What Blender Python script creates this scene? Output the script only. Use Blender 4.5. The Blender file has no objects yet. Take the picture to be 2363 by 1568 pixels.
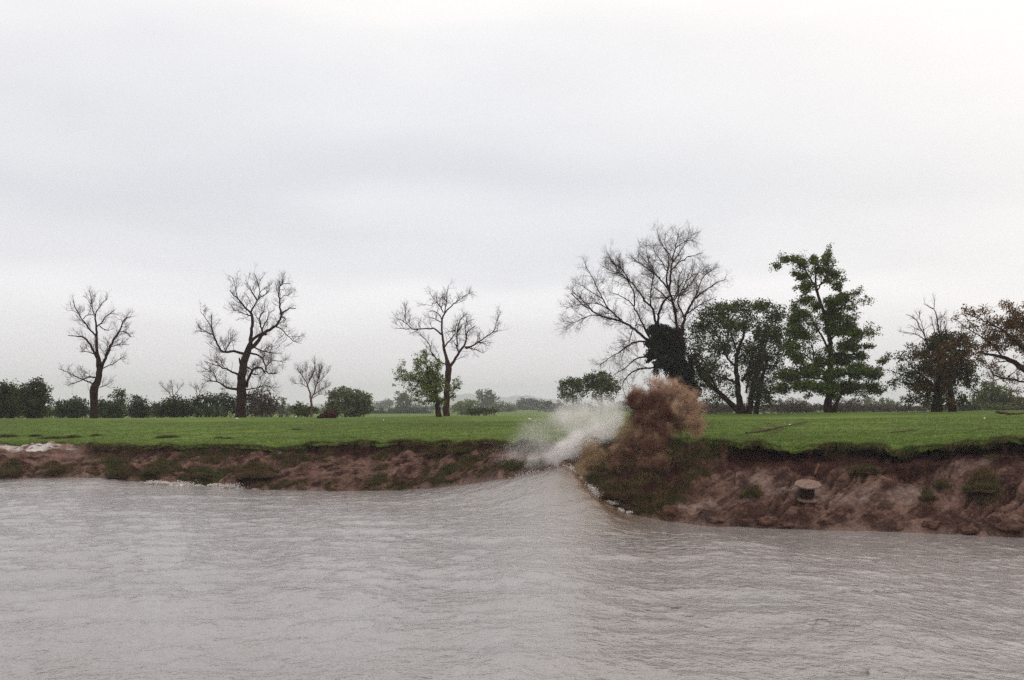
import bpy, math
import numpy as np

# ------------------------------------------------------------------ camera, sky, sun, exposure
SC = bpy.context.scene
COL = SC.collection
F = 3282.0          # focal length in the units of the measured photograph (2363 wide)
CX, HY = 1181.5, 935.0   # principal column, horizon row
H = 6.0             # eye height above the slack water, metres

cam_d = bpy.data.cameras.new('camera')
cam = bpy.data.objects.new('camera', cam_d)
COL.objects.link(cam)
cam.location = (0, 0, H)
cam.rotation_euler = (math.radians(90), 0, 0)
cam_d.sensor_width = 36.0
cam_d.lens = 50.0
cam_d.shift_y = (HY - 784.0) / 2363.0
cam_d.clip_start = 0.5
cam_d.clip_end = 20000
SC.camera = cam

SUN_EL, SUN_AZ = math.radians(42), math.radians(38)   # azimuth measured from +Y towards +X
W = bpy.data.worlds.new('World')
SC.world = W
W.use_nodes = True
nt = W.node_tree
for n in list(nt.nodes):
    nt.nodes.remove(n)


def N(tree, typ, **kw):
    n = tree.nodes.new(typ)
    for k, v in kw.items():
        if k.startswith('i_'):
            key = k[2:]
            key = int(key) if key.isdigit() else key
            n.inputs[key].default_value = v
        else:
            setattr(n, k, v)
    return n


def L(tree, a, b):
    tree.links.new(a, b)


def mathn(tree, op, a, b=None, clamp=False, c=None):
    n = tree.nodes.new('ShaderNodeMath')
    n.operation = op
    n.use_clamp = clamp
    for i, v in enumerate((a, b, c)):
        if v is None:
            continue
        if isinstance(v, (int, float)):
            n.inputs[i].default_value = v
        else:
            tree.links.new(v, n.inputs[i])
    return n.outputs[0]


def ramp(tree, fac, stops, interp='LINEAR'):
    n = tree.nodes.new('ShaderNodeValToRGB')
    n.color_ramp.interpolation = interp
    e = n.color_ramp.elements
    while len(e) < len(stops):
        e.new(0.5)
    for i, (p, c) in enumerate(stops):
        e[i].position = p
        e[i].color = (*c, 1) if len(c) == 3 else c
    tree.links.new(fac, n.inputs[0])
    return n.outputs[0]


def mix(tree, fac, a, b, blend='MIX'):
    n = tree.nodes.new('ShaderNodeMix')
    n.data_type = 'RGBA'
    n.blend_type = blend
    for sock, v in ((n.inputs[0], fac), (n.inputs[6], a), (n.inputs[7], b)):
        if isinstance(v, (int, float)):
            sock.default_value = v
        elif isinstance(v, tuple):
            sock.default_value = (*v, 1) if len(v) == 3 else v
        else:
            tree.links.new(v, sock)
    return n.outputs[2]


out = N(nt, 'ShaderNodeOutputWorld')
bg = N(nt, 'ShaderNodeBackground')
bg.inputs[1].default_value = 0.1
sky = N(nt, 'ShaderNodeTexSky', sky_type='NISHITA', sun_disc=False, sun_elevation=SUN_EL, sun_rotation=SUN_AZ)
tc = N(nt, 'ShaderNodeTexCoord')
sep = N(nt, 'ShaderNodeSeparateXYZ')
L(nt, tc.outputs['Generated'], sep.inputs[0])
X_, Y_, Z_ = sep.outputs
# broad soft sheets of cloud: noise stretched along the horizon
mp = N(nt, 'ShaderNodeMapping')
mp.inputs['Scale'].default_value = (2.6, 2.6, 9.0)
mp.inputs['Rotation'].default_value = (0, math.radians(-4), 0)
L(nt, tc.outputs['Generated'], mp.inputs[0])
cn = N(nt, 'ShaderNodeTexNoise', i_Scale=1.5, i_Detail=3.0, i_Roughness=0.45)
L(nt, mp.outputs[0], cn.inputs['Vector'])
mp2 = N(nt, 'ShaderNodeMapping')
mp2.inputs['Scale'].default_value = (6.0, 6.0, 15.0)
mp2.inputs['Rotation'].default_value = (0, math.radians(-5), 0)
L(nt, tc.outputs['Generated'], mp2.inputs[0])
cn2 = N(nt, 'ShaderNodeTexNoise', i_Scale=1.0, i_Detail=5.0, i_Roughness=0.5)
L(nt, mp2.outputs[0], cn2.inputs['Vector'])
elev = mathn(nt, 'MULTIPLY_ADD', cn.outputs[0], 0.13, c=mathn(nt, 'SUBTRACT', Z_, 0.065))
# sin(elevation): 0.30 is the top of the photograph
base = ramp(nt, mathn(nt, 'MULTIPLY', elev, 2.5, clamp=True), [
    (0.00, (0.82, 0.795, 0.83)), (0.10, (0.84, 0.82, 0.855)), (0.20, (0.93, 0.915, 0.935)),
    (0.27, (0.80, 0.80, 0.835)), (0.38, (0.70, 0.712, 0.755)), (0.52, (0.80, 0.802, 0.83)), (0.70, (0.95, 0.93, 0.91)),
    (1.00, (0.97, 0.945, 0.91))], 'EASE')
# brighter, creamier towards the upper right of the view
az = mathn(nt, 'MULTIPLY_ADD', X_, 1.25, c=mathn(nt, 'MULTIPLY_ADD', Z_, 1.3, c=-0.22))
warm = mathn(nt, 'MULTIPLY', az, 1.0, clamp=True)
base = mix(nt, warm, base, (1.12, 1.05, 0.96))
left = mathn(nt, 'MULTIPLY_ADD', X_, -0.9, clamp=True, c=-0.10)
base = mix(nt, left, base, (0.70, 0.68, 0.70))
fine = mathn(nt, 'MULTIPLY_ADD', cn2.outputs[0], 0.12, c=1.06)
vm = N(nt, 'ShaderNodeVectorMath', operation='SCALE')
L(nt, base, vm.inputs[0])
L(nt, mathn(nt, 'MULTIPLY', fine, 10.0), vm.inputs['Scale'])
cloud = mix(nt, 0.95, sky.outputs[0], vm.outputs[0])
L(nt, cloud, bg.inputs[0])
L(nt, bg.outputs[0], out.inputs[0])

sd = bpy.data.lights.new('sun', 'SUN')
sd.energy = 0.6
sd.angle = math.radians(35)
sd.color = (1.0, 0.95, 0.88)
sun = bpy.data.objects.new('sun', sd)
COL.objects.link(sun)
sun.rotation_euler = (math.radians(90) - SUN_EL, 0, math.pi - SUN_AZ)

SC.view_settings.view_transform = 'Standard'
SC.view_settings.look = 'None'
SC.view_settings.exposure = 0.0
SC.view_settings.gamma = 1.0
SC.cycles.max_bounces = 8
SC.cycles.diffuse_bounces = 3
SC.cycles.glossy_bounces = 2
SC.cycles.transmission_bounces = 2
SC.cycles.volume_bounces = 6
SC.cycles.transparent_max_bounces = 6
SC.cycles.use_denoising = False
try:
    SC.cycles.denoiser = 'OPENIMAGEDENOISE'
except Exception:
    pass

RNG = np.random.default_rng(7)
R = math.radians


# ------------------------------------------------------------------ helpers
def world(u, v, Y):
    return np.array([(u - CX) / F * Y, Y, H - (v - HY) / F * Y])


def zrow(v, Y):
    return H - (v - HY) / F * Y


def _hash(ix, iy, iz, seed):
    h = (ix.astype(np.int64) * 374761393 + iy.astype(np.int64) * 668265263 + iz.astype(np.int64) * 2147483647 + seed * 974634777) & 0xFFFFFFFF
    h = ((h ^ (h >> 13)) * 1274126177) & 0xFFFFFFFF
    h = ((h ^ (h >> 15)) * 2246822519) & 0xFFFFFFFF
    return ((h ^ (h >> 16)) & 0xFFFFFF) / float(0xFFFFFF)


def vnoise(x, y, z=0.0, seed=0):
    x, y, z = np.broadcast_arrays(np.asarray(x, float), np.asarray(y, float), np.asarray(z, float))
    fx, fy, fz = np.floor(x), np.floor(y), np.floor(z)
    tx, ty, tz = x - fx, y - fy, z - fz
    tx, ty, tz = [t * t * t * (t * (t * 6 - 15) + 10) for t in (tx, ty, tz)]
    r = 0
    for dx in (0, 1):
        for dy in (0, 1):
            for dz in (0, 1):
                w = (tx if dx else 1 - tx) * (ty if dy else 1 - ty) * (tz if dz else 1 - tz)
                r = r + w * _hash(fx + dx, fy + dy, fz + dz, seed)
    return r * 2 - 1


def fbm(x, y, z=0.0, octv=4, seed=0, gain=0.5):
    a, s, t = 1.0, 0.0, 0.0
    for o in range(octv):
        s = s + a * vnoise(x * 2.0 ** o + o * 13.7, y * 2.0 ** o + o * 7.3, np.asarray(z) * 2.0 ** o, seed + o)
        t += a
        a *= gain
    return s / t * 1.6


def sstep(a, b, x):
    t = np.clip((x - a) / (b - a), 0, 1)
    return t * t * (3 - 2 * t)


def tag(o, label=None, cat=None, group=None, kind=None):
    if label: o['label'] = label
    if cat: o['category'] = cat
    if group: o['group'] = group
    if kind: o['kind'] = kind
    return o


def empty(name, loc, label, cat, group=None):
    o = bpy.data.objects.new(name, None)
    o.empty_display_size = 0.3
    COL.objects.link(o)
    o.location = tuple(float(c) for c in loc)
    return tag(o, label, cat, group)


class MB:
    """collects vertices and polygons, then links them as one mesh object"""
    def __init__(self):
        self.v, self.f, self.m, self.n = [], [], [], 0

    def add(self, verts, faces, mat=0):
        verts = np.asarray(verts, float).reshape(-1, 3)
        faces = np.asarray(faces, int)
        self.v.append(verts)
        self.f.append(faces + self.n)
        self.m.append(np.full(len(faces), mat, int))
        self.n += len(verts)

    def box(self, c, size, rot=None, mat=0):
        s = np.array([[x, y, z] for x in (-.5, .5) for y in (-.5, .5) for z in (-.5, .5)]) * np.array(size)
        if rot is not None:
            s = s @ np.asarray(rot).T
        self.add(s + np.array(c), [[0, 1, 3, 2], [4, 6, 7, 5], [0, 4, 5, 1], [2, 3, 7, 6], [0, 2, 6, 4], [1, 5, 7, 3]], mat)

    def tubes(self, P, Rad, sides=5, mat=0, cap=True):
        """P (N,K,3), Rad (N,K)"""
        P = np.asarray(P, float); Rad = np.asarray(Rad, float)
        if P.ndim == 2:
            P = P[None]; Rad = Rad[None]
        Nn, K, _ = P.shape
        T = np.gradient(P, axis=1)
        T /= np.linalg.norm(T, axis=2, keepdims=True) + 1e-9
        ref = np.zeros_like(T); ref[..., 1] = 1.0
        par = np.abs(T[..., 1]) > 0.9
        par = par.any(axis=1, keepdims=True).repeat(K, 1)
        ref[par] = (1, 0, 0)
        A = np.cross(T, ref); A /= np.linalg.norm(A, axis=2, keepdims=True) + 1e-9
        B = np.cross(T, A)
        ang = np.linspace(0, 2 * np.pi, sides, endpoint=False)
        ring = P[:, :, None, :] + Rad[:, :, None, None] * (np.cos(ang)[None, None, :, None] * A[:, :, None, :] + np.sin(ang)[None, None, :, None] * B[:, :, None, :])
        idx = np.arange(Nn * K * sides).reshape(Nn, K, sides)
        a = idx[:, :-1, :]; b = idx[:, 1:, :]
        f = np.stack([a, np.roll(a, -1, 2), np.roll(b, -1, 2), b], -1).reshape(-1, 4)
        self.add(ring.reshape(-1, 3), f, mat)
        if cap:
            f2 = idx[:, -1, :][:, ::-1]
            self.f.append(f2 + self.n - Nn * K * sides)
            self.m.append(np.full(len(f2), mat, int))

    def build(self, name, mats, parent=None, smooth=True, origin=None):
        me = bpy.data.meshes.new(name)
        V = np.concatenate(self.v)
        if origin is None and parent is not None:
            origin = np.array(parent.location)
        if origin is not None:
            V = V - np.asarray(origin)
        me.vertices.add(len(V))
        me.vertices.foreach_set('co', V.astype(np.float32).ravel())
        sizes = np.concatenate([np.full(len(f), f.shape[1], int) for f in self.f if len(f)])
        loops = np.concatenate([f.ravel() for f in self.f if len(f)])
        me.loops.add(len(loops))
        me.loops.foreach_set('vertex_index', loops.astype(np.int32))
        me.polygons.add(len(sizes))
        st = np.concatenate([[0], np.cumsum(sizes)[:-1]])
        me.polygons.foreach_set('loop_start', st.astype(np.int32))
        try:
            me.polygons.foreach_set('loop_total', sizes.astype(np.int32))
        except Exception:
            pass
        mi = np.concatenate([m for m, f in zip(self.m, self.f) if len(f)])
        me.polygons.foreach_set('material_index', mi.astype(np.int32))
        me.polygons.foreach_set('use_smooth', np.full(len(sizes), smooth))
        me.update(calc_edges=True)
        if not isinstance(mats, (list, tuple)):
            mats = [mats]
        for m in mats:
            me.materials.append(m)
        o = bpy.data.objects.new(name, me)
        COL.objects.link(o)
        if parent is not None:
            o.parent = parent
        elif origin is not None:
            o.location = tuple(float(c) for c in origin)
        return o


def grid_mesh(name, V, mat, attrs=None):
    """V (rows, cols, 3)"""
    r, c, _ = V.shape
    idx = np.arange(r * c).reshape(r, c)
    f = np.stack([idx[:-1, :-1], idx[:-1, 1:], idx[1:, 1:], idx[1:, :-1]], -1).reshape(-1, 4)
    mb = MB(); mb.add(V.reshape(-1, 3), f)
    o = mb.build(name, mat)
    for k, a in (attrs or {}).items():
        at = o.data.attributes.new(k, 'FLOAT', 'POINT')
        at.data.foreach_set('value', np.asarray(a, np.float32).ravel())
    return o


# ------------------------------------------------------------------ materials
def new_mat(name):
    m = bpy.data.materials.new(name)
    m.use_nodes = True
    t = m.node_tree
    p = t.nodes['Principled BSDF']
    return m, t, p


def noise(t, scale, detail=4, rough=0.55, vec=None, obj=False, stretch=None):
    n = N(t, 'ShaderNodeTexNoise', i_Scale=scale, i_Detail=detail, i_Roughness=rough)
    g = N(t, 'ShaderNodeNewGeometry').outputs['Position'] if vec is None else vec
    if stretch:
        m = N(t, 'ShaderNodeMapping')
        m.inputs['Scale'].default_value = stretch
        L(t, g, m.inputs[0])
        g = m.outputs[0]
    L(t, g, n.inputs['Vector'])
    return n.outputs[0]


def attr(t, name):
    return N(t, 'ShaderNodeAttribute', attribute_name=name).outputs['Fac']


def bump(t, p, h, strength, dist):
    b = N(t, 'ShaderNodeBump', i_Strength=strength, i_Distance=dist)
    L(t, h, b.inputs['Height'])
    L(t, b.outputs[0], p.inputs['Normal'])


def leaf_mat(name, c1, c2, c3, scale=0.9, rough=0.6, trans=0.25):
    m, t, p = new_mat(name)
    f = noise(t, scale, 3)
    f2 = noise(t, 9.0, 2)
    ff = mathn(t, 'MULTIPLY_ADD', f2, 0.35, c=mathn(t, 'MULTIPLY_ADD', f, 0.9, c=-0.12))
    c = ramp(t, ff, [(0.30, c1), (0.50, c2), (0.72, c3)])
    L(t, c, p.inputs['Base Color'])
    p.inputs['Roughness'].default_value = rough
    p.inputs['Specular IOR Level'].default_value = 0.12
    tr = N(t, 'ShaderNodeBsdfTranslucent')
    L(t, c, tr.inputs[0])
    ms = N(t, 'ShaderNodeMixShader', i_0=trans)
    L(t, p.outputs[0], ms.inputs[1]); L(t, tr.outputs[0], ms.inputs[2])
    L(t, ms.outputs[0], t.nodes['Material Output'].inputs[0])
    return m


def bark_mat(name, c1, c2):
    m, t, p = new_mat(name)
    f = noise(t, 6.0, 5, stretch=(1, 1, 0.25))
    L(t, ramp(t, f, [(0.35, c1), (0.65, c2)]), p.inputs['Base Color'])
    p.inputs['Roughness'].default_value = 0.9
    p.inputs['Specular IOR Level'].default_value = 0.08
    bump(t, p, noise(t, 14, 4, stretch=(1, 1, 0.2)), 0.6, 0.05)
    return m


BARK_DARK = bark_mat('bark_dark', (0.014, 0.007, 0.005), (0.042, 0.022, 0.016))
BARK_RED = bark_mat('bark_reddish', (0.032, 0.016, 0.012), (0.085, 0.048, 0.037))
BARK_PALE = bark_mat('bark_pale', (0.075, 0.048, 0.035), (0.16, 0.11, 0.085))
TWIG = bark_mat('twig_brown', (0.050, 0.026, 0.020), (0.11, 0.065, 0.050))
WOODM = bark_mat('drift_wood', (0.05, 0.025, 0.018), (0.12, 0.07, 0.05))

LEAF_IVY = leaf_mat('ivy_leaf', (0.006, 0.009, 0.005), (0.014, 0.019, 0.009), (0.032, 0.042, 0.016), trans=0.05)
LEAF_GREEN = leaf_mat('tree_leaf_green', (0.032, 0.048, 0.009), (0.078, 0.110, 0.019), (0.16, 0.20, 0.038))
LEAF_OLIVE = leaf_mat('tree_leaf_olive', (0.032, 0.042, 0.013), (0.072, 0.088, 0.025), (0.13, 0.14, 0.045))
LEAF_FRESH = leaf_mat('tree_leaf_fresh', (0.08, 0.10, 0.025), (0.15, 0.19, 0.045), (0.22, 0.26, 0.08))
LEAF_RED = leaf_mat('tree_leaf_red', (0.055, 0.030, 0.012), (0.125, 0.065, 0.024), (0.21, 0.12, 0.042))
LEAF_DARK = leaf_mat('bush_leaf_dark', (0.022, 0.026, 0.010), (0.052, 0.060, 0.019), (0.105, 0.11, 0.036))
LEAF_HEDGE = leaf_mat('hedge_leaf', (0.025, 0.035, 0.018), (0.050, 0.066, 0.030), (0.09, 0.11, 0.045))
LEAF_PALE = leaf_mat('pale_leaf', (0.07, 0.08, 0.035), (0.12, 0.135, 0.06), (0.19, 0.20, 0.10))
LEAF_BROWN = leaf_mat('bare_bush_twig', (0.045, 0.034, 0.028), (0.085, 0.065, 0.052), (0.14, 0.11, 0.09))
BLADE_GREEN = leaf_mat('grass_blade_green', (0.038, 0.055, 0.013), (0.070, 0.098, 0.024), (0.12, 0.14, 0.04), scale=1.6)
BLADE_DARK = leaf_mat('grass_blade_dark', (0.035, 0.038, 0.015), (0.070, 0.066, 0.026), (0.13, 0.095, 0.045), scale=1.4)
BLADE_DRY = leaf_mat('grass_blade_dry', (0.07, 0.040, 0.020), (0.14, 0.080, 0.040), (0.26, 0.165, 0.085), scale=1.4)


def meadow_mat():
    m, t, p = new_mat('meadow_turf')
    a = noise(t, 0.12, 5, 0.65, stretch=(0.6, 1, 1))
    b = noise(t, 2.2, 5, 0.7)
    f = mathn(t, 'MULTIPLY_ADD', b, 0.7, c=mathn(t, 'MULTIPLY_ADD', a, 1.2, c=-0.46))
    c = ramp(t, f, [(0.28, (0.066, 0.090, 0.018)), (0.45, (0.085, 0.138, 0.020)), (0.62, (0.115, 0.175, 0.027)), (0.80, (0.16, 0.175, 0.050))])
    d = noise(t, 0.55, 4, 0.65)
    c = mix(t, ramp(t, d, [(0.54, (0, 0, 0)), (0.70, (0.6, 0.6, 0.6))]), c, (0.115, 0.085, 0.045))
    L(t, c, p.inputs['Base Color'])
    p.inputs['Roughness'].default_value = 0.95
    p.inputs['Specular IOR Level'].default_value = 0.1
    bump(t, p, noise(t, 5.0, 5, 0.7), 0.8, 0.08)
    return m


def bank_mat():
    m, t, p = new_mat('river_mud')
    f1 = noise(t, 0.9, 6, 0.6)
    f2 = noise(t, 7.0, 5, 0.65)
    f = mathn(t, 'MULTIPLY_ADD', f2, 0.9, c=mathn(t, 'MULTIPLY_ADD', f1, 0.9, c=-0.40))
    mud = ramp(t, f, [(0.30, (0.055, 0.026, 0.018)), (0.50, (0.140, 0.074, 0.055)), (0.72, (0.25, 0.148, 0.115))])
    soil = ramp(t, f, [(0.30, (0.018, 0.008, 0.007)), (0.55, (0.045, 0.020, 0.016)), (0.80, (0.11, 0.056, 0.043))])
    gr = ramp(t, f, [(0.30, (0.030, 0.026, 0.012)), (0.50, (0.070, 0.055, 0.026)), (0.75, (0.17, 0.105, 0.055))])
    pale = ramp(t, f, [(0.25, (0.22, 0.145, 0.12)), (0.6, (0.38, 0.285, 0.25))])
    pale = mix(t, attr(t, 'shelf'), pale, (0.56, 0.50, 0.49))  # pale mud on the left, its wet sky sheen put into the colour
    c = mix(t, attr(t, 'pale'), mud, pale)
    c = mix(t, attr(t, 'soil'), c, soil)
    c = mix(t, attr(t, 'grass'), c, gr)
    L(t, c, p.inputs['Base Color'])
    wet = attr(t, 'wet')
    L(t, mathn(t, 'MULTIPLY_ADD', wet, -0.55, c=0.85), p.inputs['Roughness'])
    L(t, mathn(t, 'MULTIPLY_ADD', wet, 0.45, c=0.02), p.inputs['Specular IOR Level'])
    bump(t, p, noise(t, 5.0, 8, 0.72), 0.95, 0.20)
    return m


def water_mat():
    m, t, p = new_mat('muddy_water')
    a = noise(t, 0.11, 4, 0.6, stretch=(0.6, 1, 1))
    c = ramp(t, a, [(0.3, (0.222, 0.200, 0.198)), (0.7, (0.270, 0.245, 0.242))])
    c = mix(t, attr(t, 'face_brown'), c, (0.135, 0.082, 0.046))  # browns the wave face: weaker sky reflection put into the colour
    foam = attr(t, 'foam')
    fn = noise(t, 5.0, 5, 0.7)
    ff = mathn(t, 'MULTIPLY', mathn(t, 'SUBTRACT', mathn(t, 'ADD', foam, fn), 0.85), 5.0, clamp=True)
    ff = mathn(t, 'MULTIPLY', ff, mathn(t, 'MULTIPLY', foam, 8.0, clamp=True))
    c = mix(t, ff, c, (0.82, 0.78, 0.75))
    L(t, c, p.inputs['Base Color'])
    L(t, mathn(t, 'MULTIPLY_ADD', ff, 0.5, c=0.10), p.inputs['Roughness'])
    p.inputs['IOR'].default_value = 1.33
    p.inputs['Specular IOR Level'].default_value = 0.5
    # ripples: long low chop plus fine wind ripple
    r1 = noise(t, 1.9, 3, 0.60, stretch=(1.35, 0.85, 1.0))
    r2 = noise(t, 6.0, 3, 0.70, stretch=(1.1, 0.9, 1.0))
    pm = noise(t, 0.22, 4, 0.62, stretch=(0.8, 0.6, 1.0))
    pk = ramp(t, pm, [(0.30, (0.55, 0.55, 0.55)), (0.60, (0.65, 0.65, 0.65)), (0.74, (0.95, 0.95, 0.95))])
    pk = mathn(t, 'MULTIPLY', pk, mathn(t, 'MULTIPLY_ADD', attr(t, 'chop'), 1.2, c=1.0))
    h = mathn(t, 'MULTIPLY', mathn(t, 'MULTIPLY_ADD', r2, 0.20, c=mathn(t, 'MULTIPLY', r1, 0.68)), pk)
    bump(t, p, h, 1.0, 0.20)
    return m


def simple(name, col, rough=0.8, c2=None, sc=8.0):
    m, t, p = new_mat(name)
    L(t, ramp(t, noise(t, sc, 4), [(0.3, col), (0.7, c2 or tuple(min(1, x * 1.5) for x in col))]), p.inputs['Base Color'])
    p.inputs['Roughness'].default_value = rough
    p.inputs['Specular IOR Level'].default_value = 0.12
    return m


MEADOW, BANK, WATER = meadow_mat(), bank_mat(), water_mat()
DROP_W = simple('water_droplet', (0.62, 0.58, 0.55), 0.35, (0.85, 0.82, 0.80))
DROP_B = simple('mud_droplet', (0.09, 0.038, 0.023), 0.6, (0.30, 0.17, 0.115), 1.2)
FOAM = simple('foam', (0.50, 0.45, 0.42), 0.5, (0.78, 0.75, 0.73), 5.0)
CLOD = simple('earth_clod', (0.040, 0.019, 0.014), 0.85, (0.13, 0.07, 0.05), 3.0)
WHITE = simple('white_litter', (0.75, 0.73, 0.70), 0.6)

# ------------------------------------------------------------------ the lie of the land (measured columns)
U = np.array([-1600, -600, 0, 160, 230, 350, 600, 800, 950, 1080, 1180, 1240, 1310, 1330, 1360, 1400, 1450, 1550, 1650, 1800, 2100, 2363, 3000, 4200], float)
VF = np.array([1112, 1108, 1105, 1101, 1102, 1115, 1130, 1133, 1130, 1115, 1100, 1086, 1072, 1092, 1126, 1158, 1184, 1204, 1213, 1220, 1228, 1240, 1262, 1290], float)
DF = np.array([104, 96, 90, 89.2, 89, 88, 85, 83, 81, 78, 76, 75, 73, 71.6, 69.6, 67.6, 66.5, 66, 65.5, 65, 64.5, 63.5, 61, 58], float)
VS = np.array([1045, 1045, 1047, 1046, 1050, 1050, 1052, 1050, 1048, 1046, 1046, 1046, 1046, 1050, 1062, 1078, 1072, 1062, 1064, 1066, 1068, 1060, 1064, 1070], float)
DS = np.array([109, 101, 95, 94.5, 94.5, 93.0, 90.3, 88.3, 86.0, 82.5, 79, 77.5, 76, 75, 73, 71.5, 70.8, 70.6, 69.9, 69.7, 69.5, 69.2, 66, 63], float)
VL = np.array([1020, 1020, 1023, 1025, 1026, 1027, 1021, 1019, 1019, 1020, 1022, 1023, 1024, 1024, 1024, 1022, 1018, 1013, 1018, 1022, 1025, 1013, 1012, 1010], float)
DL = np.array([114, 108, 102, 101, 95.6, 94.0, 91.2, 89.2, 87.0, 83.5, 80, 79, 77, 76.5, 76, 75.5, 74.5, 73, 70.9, 70.6, 70.4, 70, 67, 64], float)
VC = np.array([968, 967, 965.5, 965, 965, 964.5, 963, 962, 961, 960, 959.5, 959, 958, 958, 958, 957.5, 957, 956, 955, 953, 949, 946, 940, 932], float)
DC = np.array([152, 150, 150, 150, 150, 150, 149, 148, 147, 146, 145, 145, 144, 144, 144, 143, 142, 140, 139, 138, 136, 134, 130, 126], float)


def at(tab, u):
    return np.interp(u, U, tab)


def lipY(u):
    return at(DL, u) + 0.85 * fbm(np.asarray(u) / 60.0, 3.3, octv=4, seed=5) * sstep(1600, 1700, u) + 0.45 * fbm(np.asarray(u) / 60.0, 9.3, octv=4, seed=6) * (1 - sstep(1600, 1700, u)) + 0.22 * fbm(np.asarray(u) / 8.0, 5.5, octv=3, seed=12)


LO = np.array([(-600, 0), (0, 0), (160, 2), (330, 4), (430, 2), (520, 9), (640, 12), (720, 3), (800, 0), (1100, 0), (1180, 3), (1600, 4), (1724, -1), (1780, 7), (1840, 15), (1904, 8), (2037, 0), (2056, 14), (2117, 9), (2196, 3), (2329, 0), (3000, 4)], float)


def lipZ(u):
    return zrow(at(VL, u), at(DL, u)) - np.interp(u, LO[:, 0], LO[:, 1]) * at(DL, u) / F + 0.17 * fbm(np.asarray(u) / 42.0, 1.3, octv=5, seed=8)


def crestZ(u):
    return zrow(at(VC, u), at(DC, u))


def meadow_z(u, Y):
    ly, lz = at(DL, u), zrow(at(VL, u), at(DL, u))
    cy, cz = at(DC, u), crestZ(u)
    t = np.clip((Y - ly) / (cy - ly), 0, 1)
    z = lz + (cz - lz) * t
    over = np.clip((Y - cy) / 80.0, 0, 1)
    z = np.where(Y > cy, cz - (cz - 2.0) * over * over * (3 - 2 * over), z)
    x = (u - CX) / F * Y
    amp = np.clip((Y - ly) / 6, 0, 1) * 0.035
    return z + amp * fbm(x / 3.0, Y / 3.0, octv=3, seed=21) * (Y < 300) + np.where(Y > cy + 5, 0.0, 0.05) * fbm(x / 9.0, Y / 9.0, octv=2, seed=22)


def on_ground(u, v, lo=None, hi=None):
    """the meadow point seen along measured column u and row v"""
    Ys = np.linspace(at(DL, u) + 0.2 if lo is None else lo, at(DC, u) if hi is None else hi, 600)
    z = meadow_z(np.full_like(Ys, u), Ys)
    vv = HY + (H - z) * F / Ys
    i = int(np.argmin(np.abs(vv - v)))
    return np.array([(u - CX) / F * Ys[i], Ys[i], z[i]])


fine_u = np.arange(-80, 2450, 2.6)
ucols = np.concatenate([np.linspace(-1600, -80, 90)[:-1], fine_u, np.linspace(2450, 4200, 100)[1:]])


def ell(u, v, lst):
    s = np.zeros_like(u)
    for (a, b, ra, rb) in lst:
        d = ((u - a) / ra) ** 2 + ((v - b) / rb) ** 2
        s = np.maximum(s, np.clip(1.35 - d, 0, 1))
    return s


TUSSOCKS = [(30, 1090, 30, 13), (128, 1089, 20, 11), (275, 1094, 34, 13), (368, 1088, 34, 18), (470, 1098, 26, 13),
            (592, 1096, 42, 18), (1000, 1050, 26, 10), (1070, 1040, 30, 11),
            (1737, 1140, 19, 15), (2172, 1122, 17, 8), (2268, 1130, 42, 28), (2140, 1148, 14, 9), (1418, 1146, 24, 20), (1996, 1086, 34, 15)]


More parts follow.
